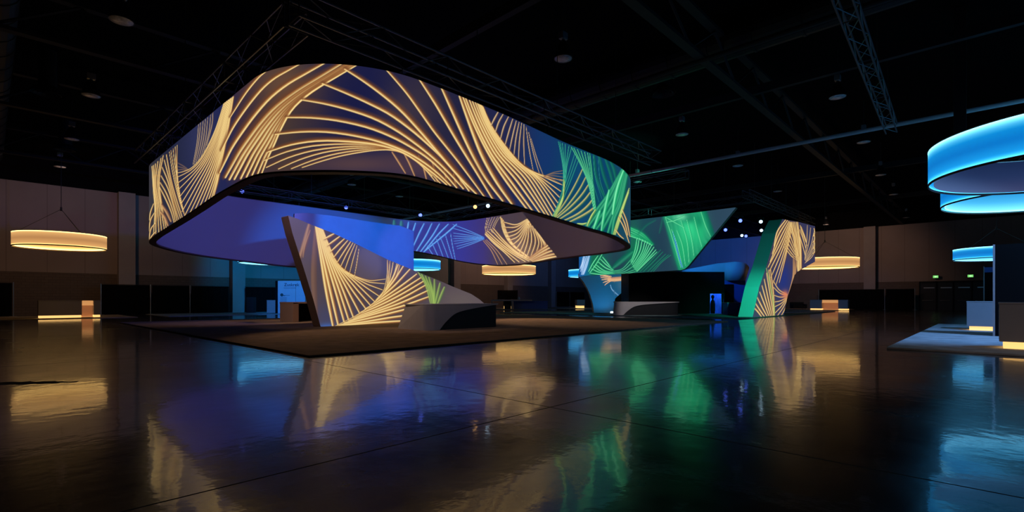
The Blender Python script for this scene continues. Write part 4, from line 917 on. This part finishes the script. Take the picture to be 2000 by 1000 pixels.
def text(s, size, x, z, parent, m, name='lettering', ext=.004, y=-.012):
    cu = bpy.data.curves.new(name, 'FONT'); cu.body = s; cu.size = size; cu.extrude = ext; cu.materials.append(m)
    o = bpy.data.objects.new(name, cu); col.objects.link(o); o.parent = parent; o.location = (x, y, z); o.rotation_euler = (PI/2,0,0)
    me = bpy.data.meshes.new_from_object(o.evaluated_get(bpy.context.evaluated_depsgraph_get())); q = bpy.data.objects.new(name, me); col.objects.link(q)
    q.parent = parent; q.location = o.location.copy(); q.rotation_euler = (PI/2,0,0); bpy.data.objects.remove(o); return q
k_ = dsg/F
text('Zuskrek', .36, (555-543)*k_, Z(559,dsg)-.035, SGN, M['ink'])
ln_ = MB()
for (a,b,yy_) in ((554,578,562.5),(554,566,577),):
    ln_.box((a-543)*k_,(b-543)*k_,-.006,-.001,Z(yy_+.3,dsg)-.035,Z(yy_-.3,dsg)-.035)
for yy_ in (581.5,584,586.5,589): ln_.box((547-543)*k_,(560-543)*k_,-.006,-.001,Z(yy_+.25,dsg)-.035,Z(yy_-.25,dsg)-.035)
ln_.box((577.3-543)*k_,(577.7-543)*k_,-.006,-.001,.3,hs-.3)
ln_.build('text_line', M['ink'], SGN)
lg = MB().tube(((549-543)*k_+.06,-.006,Z(576,dsg)-.035),((549-543)*k_+.06,-.001,Z(576,dsg)-.035),.13,12).box((549-543)*k_,(557-543)*k_,-.007,-.001,Z(578,dsg)-.035,Z(577,dsg)-.035)
lg.build('emblem', mat('dull green ink',(30,80,90)), SGN)

# ---- black pipe-and-drape runs
def drape(a, b, label, h=2.32, poles=(True,True), name='black_drape', group='black pipe-and-drape panels'):
    e = empty(name, (a[0],a[1],0), label, 'drape', group)
    ax = np.array(a, float); bx_ = np.array(b, float); d = bx_-ax; L = np.linalg.norm(d); d /= L; nrm = np.array((-d[1],d[0]))
    n = int(L*14); P = np.zeros((n,2,3)); t = np.linspace(.06, L-.06, n)
    off = .05*np.sin(t*11+np.sin(t*2.3)*2)+.03*np.sin(t*5.1)
    for k, z in enumerate((.03, h-.03)):
        P[:,k,:2] = ax+d*t[:,None]+nrm*(off*(1 if k == 0 else .6))[:,None]; P[:,k,2] = z
    c = grid_obj('cloth', P, M['drape'], e)
    MB().tube((0,0,h),(d[0]*L,d[1]*L,h),.02,6).build('top_rail', M['cable'], e)
    for on, p_ in ((poles[0],0),(poles[1],L)):
        if on: MB().tube((d[0]*p_-nrm[0]*0,d[1]*p_,0),(d[0]*p_,d[1]*p_,h+.04),.028,8).tube((d[0]*p_,d[1]*p_,0),(d[0]*p_,d[1]*p_,.015),.2,12).build('pole', M['pole'], e)
    return e
Yd = 48.55
def lx(px): return onY(px, Yd)[0]
drape((lx(-90),Yd),(lx(26),Yd), 'black drape at the left edge of the view, left of the double counter')
drape((lx(197),Yd),(lx(294),Yd), 'black drape right beside the double counter with glowing base', poles=(True,True))
drape((lx(295.5),Yd),(lx(371),Yd), 'black drape in the middle of the left run below the ribbon tip', poles=(False,True))
drape((lx(372.5),Yd),(lx(449),Yd), 'black drape ending at the blue lit pilaster', poles=(False,False))
drape((lx(478),Yd),(lx(540),Yd), 'black drape behind the dark cabinet and small white counter', poles=(False,True))
drape((lx(541),Yd),(lx(640),Yd), 'black drape behind the white sign panel', poles=(False,False))
drape((lx(1087),Yd),(lx(1113),Yd), 'black drape in the room corner next to the pilaster, left piece', poles=(True,True))
drape((lx(1113.5),Yd),(lx(1142),Yd), 'black drape in the room corner behind the small far counter', poles=(False,False))
Xd = 69.6
def ry(px): return onX(px, Xd)[0]
drape((Xd,ry(1599)),(Xd,ry(1728)), 'long black drape on the right wall behind the double counter', poles=(True,True))
drape((Xd,ry(1729)),(Xd,ry(1787)), 'shorter black drape on the right wall next to the dark doors', poles=(False,True))
x_, y_ = at(1550, 57)
e = empty('lounge_chair', (x_,y_,.035), 'low dark lounge chair in shadow right of the leaning arch', 'chair'); e.rotation_euler.z = -math.radians(46.25)
MB().box(0,1.55,0,.8,.12,.42).build('seat', M['dark'], e, bevel=.06); MB().box(0,1.55,.65,.85,.3,.82).build('backrest', M['dark'], e, bevel=.06)
for s_ in (0,1.4): MB().box(s_,s_+.15,0,.8,.12,.58).build('armrest', M['dark'], e, bevel=.04)
for p_ in ((.1,.1),(1.4,.1),(.1,.7),(1.4,.7)): MB().tube((p_[0],p_[1],0),(p_[0],p_[1],.14),.02,6).build('leg', M['cable'], e)

# ================================================================== stage lights
def aim(o, loc, tgt):
    from mathutils import Vector
    o.location = loc; o.rotation_euler = (Vector(tgt)-Vector(loc)).to_track_quat('-Z','Y').to_euler()
def beamlight(loc, tgt, c, energy, ang=40, blend=.6, size=.15, name='spot_beam'):
    l = bpy.data.lights.new(name, 'SPOT'); l.color = c; l.energy = energy; l.spot_size = math.radians(ang); l.spot_blend = blend; l.shadow_soft_size = size
    o = bpy.data.objects.new(name, l); col.objects.link(o); aim(o, loc, tgt); return o
def fixture(loc, tgt, lens, label, r=.13):
    from mathutils import Vector
    e = empty('stage_spotlight', loc, label, 'spotlight', 'stage spotlights on the trusses')
    d = np.array(Vector(tgt)-Vector(loc)); d = d/np.linalg.norm(d)
    MB().tube(-d*.35, d*.02, r*.8, 14, r2=r).build('lamp_can', M['bell'], e, smooth=False)
    MB().tube(d*.0, d*.035, r*.86, 14).build('lens', lens, e)
    p = np.cross(d, (0,0,1)); p /= np.linalg.norm(p)
    MB().tube(p*(r+.03)-d*.15, p*(r+.03)+np.array((0,0,.3))-d*.15, .015, 5).tube(-p*(r+.03)-d*.15, -p*(r+.03)+np.array((0,0,.3))-d*.15, .015, 5).tube(p*(r+.03)+np.array((0,0,.3))-d*.15, -p*(r+.03)+np.array((0,0,.3))-d*.15, .015, 5).build('yoke', M['cable'], e)
    return e
fx = [(473,374,32.2,'blue','blue glowing spotlight seen through the ribbon, furthest to the left'),(676,405,33.9,'blue','blue glowing spotlight above the bright blue sheet'),(821,420,35.6,'blue','blue glowing spotlight over the far side of the ribbon'),
      (928,404,33.0,'warm','amber glowing spotlight of the pair inside the ribbon'),(953,402,32.0,'white','white glowing spotlight of the pair inside the ribbon'),
      (1446,431,37.5,'blue','blue spotlight just right of the canopy point'),(1486,433,38.5,'white','pale spotlight at the top beside the leaning arch'),(1417,449,42.0,'blue','blue spotlight nearest to the slanted canopy end'),
      (1487,450,42.5,'white','pale spotlight lower down beside the leaning arch'),(1457,461,47,'blue','brightest of the blue spotlights near the top of the blue lit wall'),(1449,460,47.4,'white','tiny white spotlight beside the brightest blue one')]
LN = dict(blue=M['bluelens'], warm=M['warmlens'], white=M['whitelens'])
for i, (px, py, d, k, l) in enumerate(fx):
    x, y = at(px, d); z = Z(py, d); fixture((x,y,z), (x*.35,y*.35,.5), LN[k], l, r=.14 if i < 5 else .15)
    MB().tube((0,0,.3),(0,0,2.6),.012,5)
B1, W1, A1, G1c = (.12,.2,1), (1,.93,.85), (1,.66,.38), (.05,1,.5)
# light onto the cloths, from the trusses over each booth
beamlight((8,15,6.9), (10,29,4.2), (.12,.16,1), 1700, 62)
beamlight((7,14,6.9), (7.5,28,4.5), (.25,.2,.9), 500, 50)
beamlight((12,11.2,6.8), (*cw(-7.9,26.5),4.2), (.0,.17,1), 6000, 34)
beamlight((15,12,6.8), (*cw(-5.6,28.3),4.0), (.16,.14,1), 1500, 20)
beamlight((4.7,17.5,6.7), (9.2,20.8,1.8), (1,.72,.52), 420, 44)  # added warm fill for the wedge's end face
beamlight((14,14,6.8), (23,20,4.6), (1,.62,.45), 230, 80)
beamlight((9,11.5,6.6), (*cw(-5,23),.6), A1, 380, 44)
beamlight((22,26,6.9), (12.5,26.5,0), A1, 2800, 36)
beamlight((22.5,24,6.9), (20.5,17.0,0), A1, 2200, 45)
beamlight((8,20,6.6), (9,14,0), A1, 500, 70)
beamlight((7,11.5,6.6), (12.3,15.5,.6), (.9,.75,.85), 260, 40)
# green booth
beamlight((27,6,5.2), (34.6,11.4,1.0), (.02,1,.62), 3000, 34, 1)
beamlight((27,6,5.2), (37.5,11.4,4.0), (.02,.8,.7), 900, 50, 1)
beamlight((*at(1188,40.6),.25), (*at(1172,42.5),2.4), (.02,.42,1), 110, 110)
beamlight((28,14,6.5), (*at(1262,36.5),.4), (1,.88,.85), 1100, 34)  # added fill on the grey counter, no fixture built
beamlight((36,16,6.8), (*at(1410,42.5),3.6), (.02,.25,1), 1300, 58)
wy, wd = onX(1430, X1); beamlight((56,24,7.0), (X1,wy,5.5), (.02,.16,1), 3600, 56)
beamlight((38,20,6.9), (34,24,0), (.05,.6,.7), 700, 70)
beamlight((30,12,7.5), (29,26,9.2), (.1,.9,.7), 900, 90)  # added green spot that brightens the pale roof pipe
# added wall washes, no fixtures behind them
beamlight((4,40,8.5), (*at(110,40),4.0), (1,.6,.38), 260, 110)
beamlight((16,40,8.5), (19,49.5,3.6), (.0,.34,1), 1700, 74)
beamlight((45,41,8.5), (45,49.5,4.0), (1,.6,.42), 520, 100)
beamlight((58,40,8.5), (60,49.5,4), (.12,.3,1), 320, 100)
wy, wd = onX(1640, X1); beamlight((61,wy-1,8.5), (X1,wy,4.5), (1,.6,.42), 420, 110)
beamlight((10,-6,6.5), (17,-2,.4), (1,.85,.85), 260, 50)  # added fill on the nearest right counter
pt = at(1394, 40.3); 
l = bpy.data.lights.new('doorway_lamp','POINT'); l.color=(.05,.25,1); l.energy=420; l.shadow_soft_size=.1; o = bpy.data.objects.new('doorway_lamp', l); col.objects.link(o); o.location=(pt[0],pt[1],2.9)
x_, y_ = at(1195, 41.6)
o = MB().lathe([(0,0),(.12,0),(.12,.1),(.07,.13),(0,.13)], 14).build('floor_uplight', M['paleglow']); o.location=(x_,y_,.046); tag(o, 'tiny white glowing floor uplight at the foot of the funnel pedestal', 'uplight')
# added spots without fixtures, brightening the sign, desk and right carpet
beamlight((11.5,32.5,3.5), (*at(568,40.5),1.6), (.03,.27,1), 2600, 40)
beamlight((5,20,6.7), (10.4,25.5,.6), (1,.75,.62), 1000, 22)
beamlight((14,12,6.8), (10.9,25.3,.5), A1, 2200, 11)
beamlight((20,-3,6.0), (22,1,.0), (.18,.45,1), 1500, 95)

# ================================================================== world, camera, look
w_ = bpy.data.worlds.new('dark hall'); sc.world = w_; w_.use_nodes = True
w_.node_tree.nodes['Background'].inputs[0].default_value = (.02,.03,.05,1); w_.node_tree.nodes['Background'].inputs[1].default_value = .05
cam = bpy.data.cameras.new('camera'); co = bpy.data.objects.new('camera', cam); col.objects.link(co); sc.camera = co
cam.sensor_width = 36; cam.lens = 36*F/2000; cam.shift_y = 84/2000; cam.clip_end = 300; cam.clip_start = .05
co.location = (0,0,HC); co.rotation_euler = (PI/2, 0, -math.atan2(CF[0], CF[1]))
vs_ = sc.view_settings; vs_.view_transform = 'Standard'; vs_.look = 'None'; vs_.exposure = 0; vs_.gamma = 1; vs_.use_curve_mapping = False
sc.cycles.use_denoising = True; sc.cycles.max_bounces = 6; sc.cycles.diffuse_bounces = 3; sc.cycles.glossy_bounces = 4
sc.cycles.caustics_reflective = False; sc.cycles.caustics_refractive = False; sc.cycles.sample_clamp_indirect = 4
